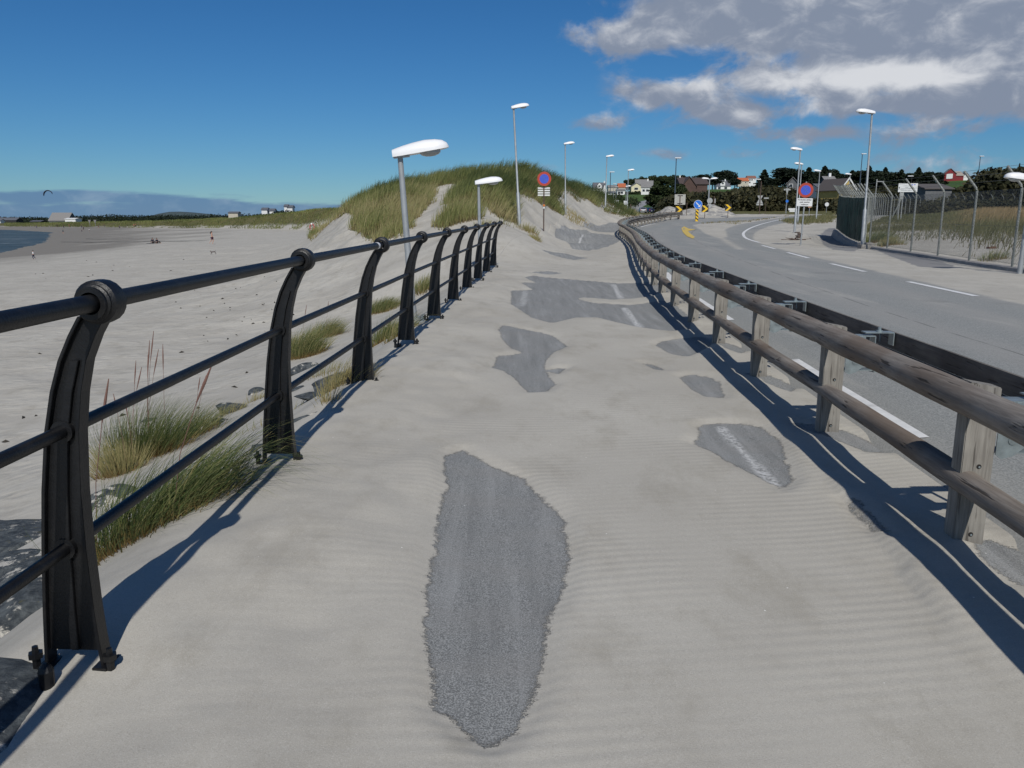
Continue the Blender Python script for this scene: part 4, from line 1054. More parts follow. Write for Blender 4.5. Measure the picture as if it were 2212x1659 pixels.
o = simple_sign('yield_sign', 1700, 415, 125, 'tri', (.5, 1.1), M_signgrey, 'slim yield sign with a bar on top, left of the no-parking sign', ph=.55)
m = MB(); m.box((0, 0, o.children[0].dimensions.z * 0 + (at(1700, 411, 125).z - o.location.z) + .1), (1.0, .04, .22)); m.build('top_bar', M_signgrey, o)
simple_sign('keep_right_sign', 1700, 434.5, 124, 'disc', (.42,), M_arrowblue, 'tiny blue round sign at the foot of the slim yield sign')
simple_sign('marker_sign', 1655, 428, 122, 'box', (.7, .2), M_signgrey, 'small T-shaped marker on a short post at the thicket edge', M_rust)
simple_sign('speed_sign', 1786, 441.5, 128, 'disc', (.62,), M_signwhite, 'small round white sign in front of the roadside bushes')
simple_sign('warning_sign', 1749, 443, 96, 'box', (.36, .6), paint('faded_orange', (.42, .22, .13), .6), 'faded orange board peeking out right of the white text plate')
simple_sign('speed_sign', 1409.5, 443, 200, 'disc', (.75,), M_signwhite, 'round white sign behind the blue car')
o = simple_sign('no_parking_sign', 1421.5, 443.5, 190, 'disc', (.8,), M_signblue, 'small blue sign with white plate below, right of the blue car')
m = MB(); m.box((0, -.08, at(1421, 452, 190).z - o.location.z), (.85, .02, .85)); m.build('text_plate', M_signwhite, o)
simple_sign('notice_board', 1434, 449, 185, 'box', (.95, .65), M_signwhite, 'low white double board at the left end of the sand mounds')
simple_sign('notice_board', 1330.5, 438, 190, 'box', (1.3, 1.15), M_signwhite, 'white notice board behind the green dune end')
simple_sign('notice_board', 1350.5, 438, 160, 'box', (.6, .75), M_signwhite, 'small white plate on the pole behind the last dune lamp')
# large white information board behind the fence
q = at(1961, 405.5, 78); z = Hs(q.x, 78); o = empty('information_board', (q.x, 78, z), R(-8)); h = q.z - z
tag(o, 'white information board with lines of small blue lettering on two posts behind the fence', 'information board')
m = MB(); m.box((0, -.02, h), (1.72, .05, .80)); bp = m.build('board', M_signwhite, o, bevel=.005)
m = MB(); 
for sx in (-.62, -.36): m.cyl((sx, .02, -.3), (sx, .02, h), .055, 8)
m.box((-.48, -.03, h - .75), (.32, .03, .62)); m.build('support_post', M_signgrey, o)
for (x0, x1, zz_, th) in ((-.42, .22, .17, .035), (-.30, .08, .04, .05), (.16, .55, .045, .05), (-.62, .66, -.10, .04), (-.62, .38, -.24, .055)):
    m = MB(); n_ = int((x1 - x0) / .05)
    for k in range(n_): m.box((x0 + .05 * k + .02, -.047, h + zz_), (.036, .004, th * random.uniform(.6, 1.2)))
    m.build('worn_lettering', M_fadetext, bp)
m = MB(); m.box((.36, -.047, h + .26), (.13, .004, .08)); m.box((.58, -.047, h + .27), (.15, .004, .06)); m.build('dark_mark', M_signblue, bp)
m = MB(); m.prism([(-.84, h), (-.74, h + .12), (-.74, h - .12)], 'y', -.052, -.047); m.build('arrow_mark', M_text, bp)
m = MB(); m.box((.62, -.05, h - .28), (.13, .004, .13)); m.build('emblem', M_signblue, bp)
# thin delineator posts
for i, (u, vb, Y, lab) in enumerate([(1450, 467, 93, 'thin short marker post by the end of the guard rail'), (1483, 463, 98, 'taller thin marker post between the first two chevrons'), (1541, 462, 108, 'thin rusty marker post right of the twin lamp')]):
    q = at(u, vb, Y); z = Hs(q.x, Y); m = MB(); hh = [.9, 1.7, 2.6][i]; m.cyl((0, 0, -.2), (0, 0, hh), .035, 8); m.box((0, 0, hh - .1), (.09, .05, .16)); oo = m.build('marker_post', M_rust); oo.location = (q.x, Y, z); tag(oo, lab, 'marker post')
for i, (u, v, wd, lab) in enumerate([(1557, 452.5, 16, 'low white board lying at the thicket foot right of the mounds'), (1712, 452, 18, 'long low white board left of the text plate at the far road edge')]):
    q = at(u, v, 128); m = MB(); m.box((0, 0, 0), (wd / 1736 * 128, .12, .32)); m.box((0, 0, -.25), (wd / 1736 * 90, .08, .3)); oo = m.build('barrier_board', M_signwhite); oo.location = (q.x, 128, max(q.z, Hs(q.x, 128) + .35)); tag(oo, lab, 'barrier')

# ================================================================== FENCE
def chain_fence():
    root = empty('chain_link_fence', (FENCE[5][0], FENCE[5][1], 0)); o0 = root.location.copy()
    tag(root, 'grey chain-link fence with cranked post tops on a low concrete footing beside the road', 'fence')
    gz_ = [Hs(x - .35, y) + .10 for x, y in FENCE]
    po = None
    for (x, y), z in zip(FENCE, gz_):
        if po is None:
            m = MB(); m.tube([(0, 0, -.1), (0, 0, 2.05), (-.03, 0, 2.12), (-.42, .06, 2.62)], [.034, .034, .034, .032], 10); po = m.build('post', M_fencepost, root, smooth=True); pp_ = po
        else: pp_ = po.copy(); COL.objects.link(pp_); pp_.parent = root
        pp_.location = Vector((x, y, z)) - o0
    m = MB(); pitch = .085; hh = 1.98; rw = .0032
    for i in range(len(FENCE) - 1):
        A = Vector((*FENCE[i], gz_[i])); B = Vector((*FENCE[i + 1], gz_[i + 1])); L_ = (B - A).length; ux = (B - A) / L_; n = Vector((ux.y, -ux.x, 0)) * rw
        def wire(a0, z0, a1, z1):
            p = A + ux * a0 + Vector((0, 0, z0 + .05)) - o0; q = A + ux * a1 + Vector((0, 0, z1 + .05)) - o0
            d = (q - p).normalized(); sdn = d.cross(n).normalized() * rw
            m.add([p - sdn - n * 0, p + n, p + sdn, q - sdn, q + n, q + sdn], [(0, 1, 4, 3), (1, 2, 5, 4), (2, 0, 3, 5)])
        k = -hh
        while k < L_:
            for s_ in (1, -1):
                a0, a1 = k, k + hh; z0, z1 = 0, hh
                if a0 < 0: z0 = -a0; a0 = 0
                if a1 > L_: z1 = hh - (a1 - L_); a1 = L_
                if s_ == 1: wire(a0, z0, a1, z1)
                else: wire(a0, hh - z0, a1, hh - z1)
            k += pitch
        for zz_ in (.03, 1.0, 1.98): wire(0, zz_, L_, zz_); 
    m.build('wire_mesh', M_wire, root)
    # footing
    m = MB(); vs = []; fs = []
    for i, (x, y) in enumerate(FENCE):
        z = Hs(x - .35, y)
        for dx, dz in ((-.30, -.15), (-.24, .085), (.16, .10), (.22, -.15)): vs.append(Vector((x + dx, y, z + dz)) - o0)
    for i in range(len(FENCE) - 1):
        for k in range(4): fs.append((i * 4 + k, i * 4 + (k + 1) % 4, i * 4 + 4 + (k + 1) % 4, i * 4 + 4 + k))
    fs += [(0, 1, 2, 3), tuple(len(vs) - 4 + k for k in range(4))]
    m.add(vs, fs); m.build('concrete_footing', M_conc, root, bevel=.01)
    # mesh seen from below the cranks: three strands of barbed wire
    m = MB()
    for (dx, dz) in ((-.16, 2.28), (-.30, 2.46), (-.41, 2.61)):
        m.tube([Vector((x + dx, y, z + dz)) - o0 for (x, y), z in zip(FENCE, gz_)], .004, 4)
    m.build('barbed_wire', M_wire, root)
chain_fence()
GF = [(15.75, 36.4), (16.1, 37.9), (16.5, 39.4), (16.95, 40.9), (17.4, 42.4), (17.9, 43.9), (18.4, 45.4), (18.9, 46.9), (19.4, 48.4), (19.85, 50.0)]
def gfz(x, y): return Hs(x - .6, y) + .16 + .26 * (y - 36.4) / 13.6
def green_fence():
    root = empty('screened_fence', (GF[0][0], GF[0][1], 0)); o0 = root.location.copy(); tag(root, 'fence covered with dark green windbreak cloth, with a row of cranked post tops', 'fence')
    zs_ = [Hs(x, y) + .12 for x, y in GF]
    xs = np.interp(np.linspace(0, 9, 19), range(10), [g[0] for g in GF]); ys = np.interp(np.linspace(0, 9, 19), range(10), [g[1] for g in GF])
    po = None
    for x, y in zip(xs, ys):
        if po is None:
            m = MB(); m.tube([(0, 0, -.1), (0, 0, 2.05), (-.03, 0, 2.12), (-.40, .05, 2.62)], [.034, .034, .034, .03], 8); po = m.build('post', M_fencepost, root, smooth=True); c = po
        else: c = po.copy(); COL.objects.link(c); c.parent = root
        c.location = Vector((x, y, gfz(x, y))) - o0
    n = 200; vs = []
    t = np.linspace(0, 9, n); X = np.interp(t, range(10), [g[0] for g in GF]); Y = np.interp(t, range(10), [g[1] for g in GF])
    wv = .05 * np.sin(t * 14) + .09 * (fbm(t * 5, t * 0, 3) - .5)
    for z in (.06, .7, 1.4, 2.0):
        for k in range(n):
            vs.append(Vector((X[k] - .06 + wv[k] * (1 - abs(z - 1) * .6), Y[k] + wv[k] * .4, gfz(X[k], Y[k]) + z)) - o0)
    fs = [(r * n + k, r * n + k + 1, (r + 1) * n + k + 1, (r + 1) * n + k) for r in range(3) for k in range(n - 1)]
    m = MB(); m.add(vs, fs); cl = m.build('green_cloth', M_greenscreen, root, smooth=True); 
    m = MB(); vs = []; fs = []
    for i, (x, y) in enumerate(GF):
        z = gfz(x, y)
        for dx, dz in ((-.40, -.6), (-.26, -.02), (.1, .03), (.2, -.6)): vs.append(Vector((x + dx + random.uniform(-.06, .06), y, z + dz)) - o0)
    for i in range(len(GF) - 1):
        for k in range(4): fs.append((i * 4 + k, i * 4 + (k + 1) % 4, i * 4 + 4 + (k + 1) % 4, i * 4 + 4 + k))
    fs += [(0, 1, 2, 3), tuple(len(vs) - 4 + k for k in range(4))]
    m.add(vs, fs); m.build('concrete_footing', M_conc, root, bevel=.02)
    m = MB(); m.tube([Vector((15.8, 36.5, 2.1)) - o0, Vector((16.1, 37.9, .3)) - o0], .028, 8); m.build('brace', M_fencepost, root)
    m = MB()
    for (dx, dz) in ((-.14, 2.30), (-.27, 2.47), (-.39, 2.63)):
        m.tube([Vector((x + dx, y, gfz(x, y) + dz)) - o0 for x, y in GF], .006, 4)
    m.build('barbed_wire', M_wire, root)
green_fence()
def back_fence():
    """runs away from the far corner along the airfield"""
    A = np.array([24.0, 59.0]); ptsb = [(22.2, 55.2), (25.5, 61), (31, 72), (40, 90), (49, 105), (60, 118), (75, 128), (95, 134)]
    C_ = catmull(ptsb, 8); al = np.concatenate([[0], np.cumsum(np.hypot(*np.diff(C_, axis=0).T))])
    root = empty('chain_link_fence', (19.95, 51, 0)); o0 = root.location.copy(); tag(root, 'distant fence line with many cranked posts beyond the sandy airfield grass', 'fence')
    s = 0; po = None
    while s < al[-1]:
        x = float(np.interp(s, al, C_[:, 0])); y = float(np.interp(s, al, C_[:, 1]))
        if po is None:
            m = MB(); m.tube([(0, 0, -.3), (0, 0, 2.15), (-.03, 0, 2.22), (-.45, 0, 2.75)], [.045] * 4, 6); po = m.build('post', M_fencepost, root); c = po
        else: c = po.copy(); COL.objects.link(c); c.parent = root
        c.location = Vector((x, y, Hs(x, y))) - o0; s += 2.4
    m = MB()
    for dz in np.arange(.1, 2.2, .26): m.tube([Vector((x, y, Hs(x, y) + dz)) - o0 for x, y in C_], .007, 3)
    m.build('wire_mesh', M_wire, root)
    m = MB(); q = at(1925, 452, 84); m.tube([(0, 0, -.3), (1.1, 0, 2.4)], .05, 6); oo = m.build('brace', M_fencepost, root); oo.location = Vector((q.x, 84, Hs(q.x, 84))) - o0
back_fence()
q = at(1870, 534, 36); m = MB(); m.box((0, 0, .08), (.55, .5, .22)); m.box((.1, .0, .22), (.3, .3, .1))
oo = m.build('concrete_block', M_conc, None, bevel=.03); oo.location = (15.1, 34.75, Hs(15.1, 34.75)); tag(oo, 'broken concrete foot at the base of the tall corner lamp', 'concrete block')
q = at(2218 / 1.0 - 0, 500, 30)
q = cast(2211 * .0 + 2141, 536.5); m = MB(); m.box((0, 0, .03), (.34, .14, .07), rz=.3); m.box((.1, .04, .06), (.16, .1, .05), rz=-.2)
oo = m.build('brick_piece', paint('rusty_brown_block', (.12, .05, .035), .9), None, bevel=.01); oo.location = (q.x, q.y, q.z); tag(oo, 'rusty brown slab lying on the sand behind the fence', 'debris')
q = cast(1723, 519); m = MB()
for i in range(12):
    a = random.uniform(0, 6.28); m.tube([(random.uniform(-.3, .3), random.uniform(-.1, .1), .02), (random.uniform(-.9, .9), random.uniform(-.2, .2), random.uniform(.01, .12))], .018, 5)
for i in range(6): m.box((random.uniform(-.12, .12), 0, .12 + .06 * i), (.22, .2, .05), rz=random.uniform(0, 1))
oo = m.build('debris_pile', M_rust, None); oo.location = (q.x, q.y, q.z); tag(oo, 'small heap of rusty scrap on the sand beyond the right no-parking sign', 'debris')

# ================================================================== ROCKS on the beach slope
def rock(loc, sz, rz, seed, label, parent=None):
    rng = np.random.default_rng(seed); n = 14; vs = []; m = MB(); m.ball((0, 0, 0), 1.0, n)
    v = np.array(m.v); pl = rng.normal(size=(16, 3)); pl /= np.linalg.norm(pl, axis=1)[:, None]; d = rng.uniform(.55, .9, 16)
    for a, b in zip(pl, d):
        e = v @ a - b; v = v - np.where(e > 0, e, 0)[:, None] * a
    v = v + .05 * (np.stack([fbm(v[:, 0] * 4 + k * 9 + seed, v[:, 1] * 4 + v[:, 2] * 3, k) for k in range(3)], 1) - .5)
    dust = np.clip(v[:, 2] * .6, -1, 1)
    v = v * np.array(sz)
    o = mesh_from('rock', v, np.array([f for f in m.f]), M_rock, attrs=dict(dust=dust)); o.location = loc; o.rotation_euler = (rng.uniform(-.15, .15), rng.uniform(-.3, .1), rz); tag(o, label, 'rock'); return o
for i, (u, v, sx, sy, sz, dz, lab) in enumerate([
    (510, 884, .34, .26, .12, -.01, 'flat dark slate rock in the sand seen between the two nearest posts'),
    (478, 908, .26, .2, .10, -.02, 'low brownish rock just left of the flat slate rock'),
    (648, 803, .42, .3, .16, -.02, 'green-grey rock right of the second post, below the yellow-green tuft'),
    (642, 838, .24, .2, .10, -.04, 'small dark rock at the right side of the second post'),
    (560, 846, .20, .2, .09, -.02, 'dark rock half buried left of the second post'),
    (690, 846, .30, .18, .07, -.03, 'thin dark rock slab behind the dry tuft'),
    (740, 832, .34, .26, .16, -.02, 'mossy rock behind the dry tuft by the third post'),
    (664, 906, .2, .14, .05, -.03, 'sliver of black rock showing through sand below the dry tuft'),
    (566, 972, .2, .12, .06, -.03, 'small rock against the foot of the second post'),
    (60, 1165, .75, .5, .30, -.10, 'rock half hidden behind the nearest post with a dark top edge'),
    (55, 1340, .62, .70, .34, -.12, 'big blue-black rock dusted with sand in the lower left corner'),
    (20, 1235, .45, .5, .20, -.12, 'sand-caked pale rock left of the nearest post'),
    (5, 1530, .40, .42, .26, -.14, 'dark rock in the shade at the lower left edge'),
    (240, 1085, .34, .3, .16, -.05, 'grey rock behind the lower green tuft'),
    (330, 905, .25, .2, .08, -.05, 'small rock behind the upper green tuft')]):
    q = cast(u, v); rock((q.x, q.y, q.z + dz), (sx, sy, sz), random.uniform(0, 3), 100 + i, lab)

# ================================================================== GRASS
def blades(name, P, h, lean, wind, width, tint, mat, seg=4, curl=1.0, lum=None):
    """P (n,3) roots, h (n,) heights, lean (n,2) direction of initial tilt; wind (2,) bend"""
    n = len(P); rows = seg + 1; rng = RNG
    t = np.linspace(0, 1, rows)
    ang_ = rng.uniform(0, 2 * math.pi, n); side = np.stack([np.cos(ang_), np.sin(ang_) * .5, np.zeros(n)], 1)
    side /= np.linalg.norm(side, axis=1)[:, None]
    V_ = np.zeros((n, rows * 2 - 1, 3), np.float32); HG = np.zeros((n, rows * 2 - 1), np.float32)
    bend = rng.uniform(.4, 1.2, n)[:, None] * curl
    for i, ti in enumerate(t):
        off = lean * (ti * h[:, None]) + np.asarray(wind)[None, :] * (ti ** 2.2) * h[:, None] * bend
        r2 = np.clip((off ** 2).sum(1) / (h ** 2), 0, 3); z = h * ti * np.sqrt(np.clip(1 - .42 * r2, .12, 1))
        c = P + np.c_[off, z]; w_ = (width * (1 - ti) ** .7)[:, None] * side
        if i < rows - 1: V_[:, 2 * i] = c - w_; V_[:, 2 * i + 1] = c + w_; HG[:, 2 * i] = HG[:, 2 * i + 1] = ti
        else: V_[:, 2 * i] = c; HG[:, 2 * i] = 1
    K = rows * 2 - 1; b = np.arange(n)[:, None] * K
    Q = np.concatenate([b + np.array([[2 * i, 2 * i + 1, 2 * i + 3, 2 * i + 2]]) for i in range(seg - 1)])
    T = b + np.array([[2 * (seg - 1), 2 * (seg - 1) + 1, 2 * seg]])
    return mesh_from(name, V_.reshape(-1, 3), [Q, T], mat, attrs=dict(tint=np.repeat(tint[:, None], K, 1), hgt=HG))
def tussock(u, v, rx_, ry_, n, h, wind, label, dry=.15, heads=0, splay=.5, w_=.0030):
    q = cast(u, v) if isinstance(v, (int, float)) else Vector((u, v[0], 0)); q = Vector((q.x, q.y, 0))
    rr = np.sqrt(RNG.uniform(0, 1, n)) * np.clip(RNG.normal(.8, .25, n), .2, 1.2); th = RNG.uniform(0, 2 * math.pi, n)
    x = q.x + rr * np.cos(th) * rx_; y = q.y + rr * np.sin(th) * ry_
    z = H(x, y) - .03; hh = h * RNG.uniform(.45, 1.1, n) * (1 - .35 * rr)
    lean = np.stack([np.cos(th) * rr * splay, np.sin(th) * rr * splay], 1) + RNG.normal(0, .12, (n, 2))
    tint = np.clip(RNG.normal(.28 + dry, .26, n), 0, 1); base = Vector((q.x, q.y, Hs(q.x, q.y)))
    o = blades('grass_tussock', np.stack([x, y, z], 1) - np.array(base), hh, lean, wind, np.full(n, w_), tint, M_grass_near, seg=5)
    o.location = base; tag(o, label, 'grass tussock')
    if heads:
        for k in range(heads):
            th_ = random.uniform(0, 6.28); r_ = random.uniform(0, .8); x0 = math.cos(th_) * r_ * rx_; y0 = math.sin(th_) * r_ * ry_
            hx = h * random.uniform(1.15, 1.6); dx = wind[0] * .25 * hx + random.uniform(-.06, .1); dy = wind[1] * .3 * hx + random.uniform(-.05, .05)
            z0 = Hs(q.x + x0, q.y + y0) - base.z
            p3 = [(x0, y0, z0), (x0 + dx * .3, y0 + dy * .3, z0 + hx * .5), (x0 + dx * .75, y0 + dy * .75, z0 + hx * .86)]; tip = (x0 + dx * 1.15, y0 + dy * 1.15, z0 + hx * 1.12)
            m = MB(); m.tube(p3, .0022, 5); mid = tuple((a + b) / 2 for a, b in zip(p3[2], tip)); m.tube([p3[2], mid, tip], [.004, .0085, .003], 6)
            m.build('seed_head', paint('purple_brown_seed_head', (.17, .09, .07), .8), o)
    return o
tussock(318, 1155, .40, .34, 1150, .62, (.75, .12), 'lower dark green marram tussock leaning towards the railing, behind the nearest post', .05, 2, .85)
tussock(430, 1090, .22, .30, 480, .62, (1.0, .05), 'sparse marram blades arching over the railing shadow between the nearest posts', .22, 0, .5)
tussock(318, 985, .56, .36, 1400, .90, (.38, .05), 'upper green marram tussock with brown seed heads, between the two nearest posts', .08, 7, .8)
tussock(255, 1022, .28, .2, 800, .55, (-.15, .0), 'straw-coloured skirt of dry grass at the left foot of the upper tussock', .75, 2, .7)
tussock(415, 940, .4, .25, 600, .60, (.75, .1), 'thin grey-green blades trailing right of the upper tussock', .3, 2, .5)
tussock(655, 770, .45, .45, 1700, .78, (.5, .05), 'yellow-green tuft right of the second post', .35, 1, .5, .0042)
tussock(705, 728, .45, .40, 900, .64, (.70, .05), 'lighter end of the yellow-green tuft leaning right', .4, 1, .5, .0042)
tussock(748, 838, .24, .18, 420, .34, (.5, -.1), 'dry golden tuft against the foot of the third post', .8, 0, .6)
tussock(712, 880, .10, .10, 70, .30, (.2, -.3), 'few curled pale straws below the dry golden tuft', .9, 0, .6)
tussock(830, 735, .30, .25, 520, .50, (.35, .0), 'green tuft behind the fourth post', .3, 0, .5, .0045)
tussock(866, 725, .22, .2, 320, .42, (.9, -.1), 'wispy blades falling over the foot of the fourth post', .45, 0, .6, .004)
tussock(825, 672, .55, .5, 1100, .55, (.6, .0), 'pale green tuft between third and fourth posts', .3, 0, .5, .006)
tussock(915, 628, .35, .5, 500, .60, (.3, .0), 'tall pale tuft beside the nearest short lamp pole', .4, 0, .4, .006)
tussock(500, 890, .3, .15, 130, .25, (.5, .1), 'low thin straws around the flat slate rock', .7)
tussock(560, 860, .3, .15, 120, .25, (.5, .1), 'low thin straws left of the second post', .7)
tussock(600, 900, .5, .3, 90, .22, (.3, .0), 'scattered single sprigs in the sand below the second post rails', .55)
tussock(700, 805, .4, .3, 120, .28, (.3, .0), 'scattered single sprigs in the sand under the yellow-green tuft', .55)
tussock(1052, 488, .6, .6, 160, .4, (.2, .0), 'sparse sprigs at the railing end by the second short lamp', .5, 0, .5, .008)
tussock(1156, 517, .25, .9, 260, .28, (.3, .0), 'low straw fringe at the foot of the sand slope by the tall lamp', .7, 0, .5, .008)
tussock(1142, 498, .5, .6, 240, .45, (.2, .0), 'thin dry grass around the foot of the tall leaning lamp', .7, 0, .5, .009)
tussock(1240, 470, 1.2, 2.2, 420, .5, (.3, .0), 'dry brown tuft right of the second dune lamp foot', .85, 0, .5, .014)
tussock(1893, 523, .8, .9, 900, .75, (.6, .0), 'dark bushy grass tuft behind the corner of the chain-link fence', .15, 0, .6, .008)
tussock(1921, 530, .6, .6, 500, .5, (.4, .0), 'brownish low tuft next to the dark bushy tuft inside the fence', .5, 0, .6, .008)
tussock(2150, 560, .5, .5, 260, .4, (.4, .0), 'small green weed on the sand strip behind the fence', .3, 0, .6, .006)
# dune grass mass
n = 330000
x = RNG.uniform(-29, 16, n); y = 33 + 66 * RNG.uniform(0, 1, n) ** 1.25; z = H(x, y)
g = grass_here(x, y, z); cl = fbm(x / .8, y / .8, 91, 3)
keep = (g > .02) & (RNG.uniform(0, 1, n) < np.clip((cl - .30) * 3.2, .1, 1)); x, y, z, g, cl = x[keep], y[keep], z[keep], g[keep], cl[keep]
n = len(x); hh = (.36 + .62 * cl) * RNG.uniform(.6, 1.2, n) * (.7 + .5 * np.clip(g, 0, 1))
u_, v_ = proj(x, y, z)
brown = fbm(x / 4, y / 4, 55, 3) - .5 + .55 * np.clip((v_ - 418) / 60, -.2, 1) - .25 * sst(y, 55, 75)
tint = np.clip(.26 + brown * .9 + .7 * (fbm(x / 1.3, y / 1.3, 66, 2) - .5) + 1.1 * (fbm(x / 5, y / 5, 67, 2) - .5) + RNG.normal(0, .16, n), 0, 1)
th = RNG.uniform(0, 2 * math.pi, n); lean = np.stack([np.cos(th), np.sin(th)], 1) * .22
# blades hang down the slope at the lower margins
e_ = .3; dhx = (H(x + e_, y, False) - H(x - e_, y, False)) / (2 * e_); dhy = (H(x, y + e_, False) - H(x, y - e_, False)) / (2 * e_)
lean -= np.clip(np.stack([dhx, dhy], 1), -1, 1) * .35
dg = blades('dune_grass', np.stack([x, y, z - .05], 1), hh, lean, (.42, -.05), .0075 + .00012 * y, tint, M_grass_dune, seg=3)
tag(dg, 'dense windblown marram grass covering the big dune, green above and straw brown at its edges', 'grass', kind='stuff')
print('dune blades', n)
# ridge behind the beach
n = 26000; a = RNG.uniform(-.62, -.2, n); yr_ = np.interp(a, AR, YRR); y = yr_ + RNG.uniform(-4, 40, n); x = a * y
k_ = fbm(x / 6, y / 6, 12) > .38; x, y = x[k_], y[k_]; n = len(x)
rg = blades('ridge_grass', np.stack([x, y, H(x, y) - .1], 1), RNG.uniform(.5, 1.2, n), RNG.normal(0, .2, (n, 2)), (.4, 0), np.full(n, .09), np.clip(.32 + .8 * (fbm(x / 12, y / 12, 7) - .5), 0, 1), M_grass_dune, seg=2)
tag(rg, 'green grass belt on the low dune ridge behind the beach', 'grass', kind='stuff')
# airfield grass behind the fence
n = 120000; x = RNG.uniform(14.5, 75, n); y = RNG.uniform(16, 112, n)
fx_ = np.interp(y, FXY, FXX)
u_, v_ = proj(x, y, H(x, y, False)); f = fbm(x / 4, y / 5, 19) - .5
want = np.clip((1 - sst(v_, 500 + 22 * sst(u_, 2000, 2150), 528 + 22 * sst(u_, 2000, 2150))) * .95 + f * 1.3 + .03, 0, 1)
k_ = (x > fx_ + .6) & (RNG.uniform(0, 1, n) < want) & (u_ < 2320); x, y, v_, u_ = x[k_], y[k_], v_[k_], u_[k_]; n = len(x)
big_ = sst(u_, 2010, 2140); hh = RNG.uniform(.14, .34, n) * (1 + 1.4 * big_ * (1 - sst(v_, 540, 570)))
tint = np.clip(.25 + .75 * big_ * (1 - sst(v_, 478, 500)) + .6 * (fbm(x / 5, y / 5, 29) - .5) + RNG.normal(0, .1, n), 0, 1)
ag = blades('airfield_grass', np.stack([x, y, H(x, y) - .02], 1), hh, RNG.normal(0, .25, (n, 2)), (.3, 0), .008 + .00018 * y, tint, M_grass_field, seg=2)
tag(ag, 'patchy green and rusty grass on sand behind the chain-link fence', 'grass', kind='stuff'); print('airfield', n)
# verge grass at the bend and island weeds
n = 9000; u0 = RNG.uniform(1690, 1812, n); pts = []
VP = [cast(u, v) for u, v in [(1690, 476), (1740, 470), (1800, 463), (1806, 480), (1760, 486), (1700, 484)]]; VPp = [(p.x, p.y) for p in VP]
lo = np.array(VPp).min(0); hi = np.array(VPp).max(0); x = RNG.uniform(lo[0], hi[0], 30000); y = RNG.uniform(lo[1], hi[1], 30000)
s_ = sdf(VPp, x, y); k_ = (s_ + 3 * (fbm(x / 3, y / 3, 3) - .5) > .2); x, y = x[k_], y[k_]; n = len(x)
vg = blades('verge_grass', np.stack([x, y, H(x, y) - .02], 1), RNG.uniform(.2, .5, n), RNG.normal(0, .25, (n, 2)), (.3, 0), np.full(n, .02), np.clip(RNG.normal(.35, .2, n), 0, 1), M_grass_field, seg=2)
tag(vg, 'green and reddish weeds on the verge left of the screened fence', 'grass', kind='stuff')
lo = np.array(ISL).min(0); hi = np.array(ISL).max(0); x = RNG.uniform(lo[0], hi[0], 40000); y = RNG.uniform(lo[1], hi[1], 40000); s_ = sdf(ISL, x, y)
k_ = (s_ > .2) & (y > 68) & (fbm(x / 1.6, y / 2.2, 5) > .56); x, y = x[k_], y[k_]; n = len(x)
vi = blades('island_weeds', np.stack([x, y, H(x, y) + .05], 1), RNG.uniform(.08, .22, n), RNG.normal(0, .3, (n, 2)), (.3, 0), np.full(n, .02), np.clip(RNG.normal(.6, .2, n), 0, 1), M_grass_field, seg=2)
tag(vi, 'thin olive weeds on the sandy traffic island', 'grass', kind='stuff')
# seaweed crumbs on the beach
n = 90; m = MB(); cnt = 0
vsb = []; fsb = []
for i in range(n):
    if i < 45: u0, v0 = random.uniform(380, 640), random.gauss(670, 60)
    elif i < 60: u0, v0 = random.uniform(0, 560), random.gauss(900, 90)
    else: u0, v0 = random.uniform(60, 620), random.uniform(560, 640)
    if v0 < 555: continue
    q = cast(u0, v0)
    if q.x > railx(q.y) - 3: continue
    a = random.uniform(0, 3.14); l = random.uniform(.02, .07) * (1 + q.y / 60); wd = l * random.uniform(.15, .4); c, s_ = math.cos(a), math.sin(a); b0 = len(m.v)
    m.v += [(q.x - c * l, q.y - s_ * l, q.z + .006), (q.x + s_ * wd, q.y - c * wd, q.z + .004), (q.x + c * l, q.y + s_ * l, q.z + .01), (q.x - s_ * wd * .6, q.y + c * wd * .6, q.z + .03 + l * .2)]
    m.f += [(b0, b0 + 1, b0 + 2, b0 + 3), (b0, b0 + 2, b0 + 1)]
tag(m.build('seaweed_crumbs', paint('dried_seaweed', (.04, .035, .028), .9)), 'dark dried seaweed crumbs scattered over the beach sand', 'seaweed', kind='stuff')

# dark tide line of wet weed on the beach
def weedline(pts, w0, label):
    C_ = catmull([tuple(cast(u, v)[:2]) for u, v in pts], 10); vs = []; n = len(C_)
    for i, (x, y) in enumerate(C_):
        wd = w0 * (.25 + 1.2 * float(fbm(np.array([i * .23]), np.array([w0]), 5)[0])) * math.sin(math.pi * (i + .5) / n) ** .4
        vs += [(x, y - wd, Hs(x, y - wd) + .03), (x, y + wd, Hs(x, y + wd) + .03)]
    m = MB(); m.add(vs, [(2 * i, 2 * i + 2, 2 * i + 3, 2 * i + 1) for i in range(n - 1)])
    tag(m.build('seaweed_line', paint('wet_seaweed', (.035, .034, .03), .8)), label, 'seaweed', kind='stuff')
weedline([(130, 523), (200, 523.5), (260, 523), (330, 521.5), (395, 521), (450, 520)], .9, 'thin dark line of wet weed across the beach behind the seated pair')
weedline([(185, 516), (230, 517), (290, 515.5)], .6, 'shorter dark weed line nearer the water')

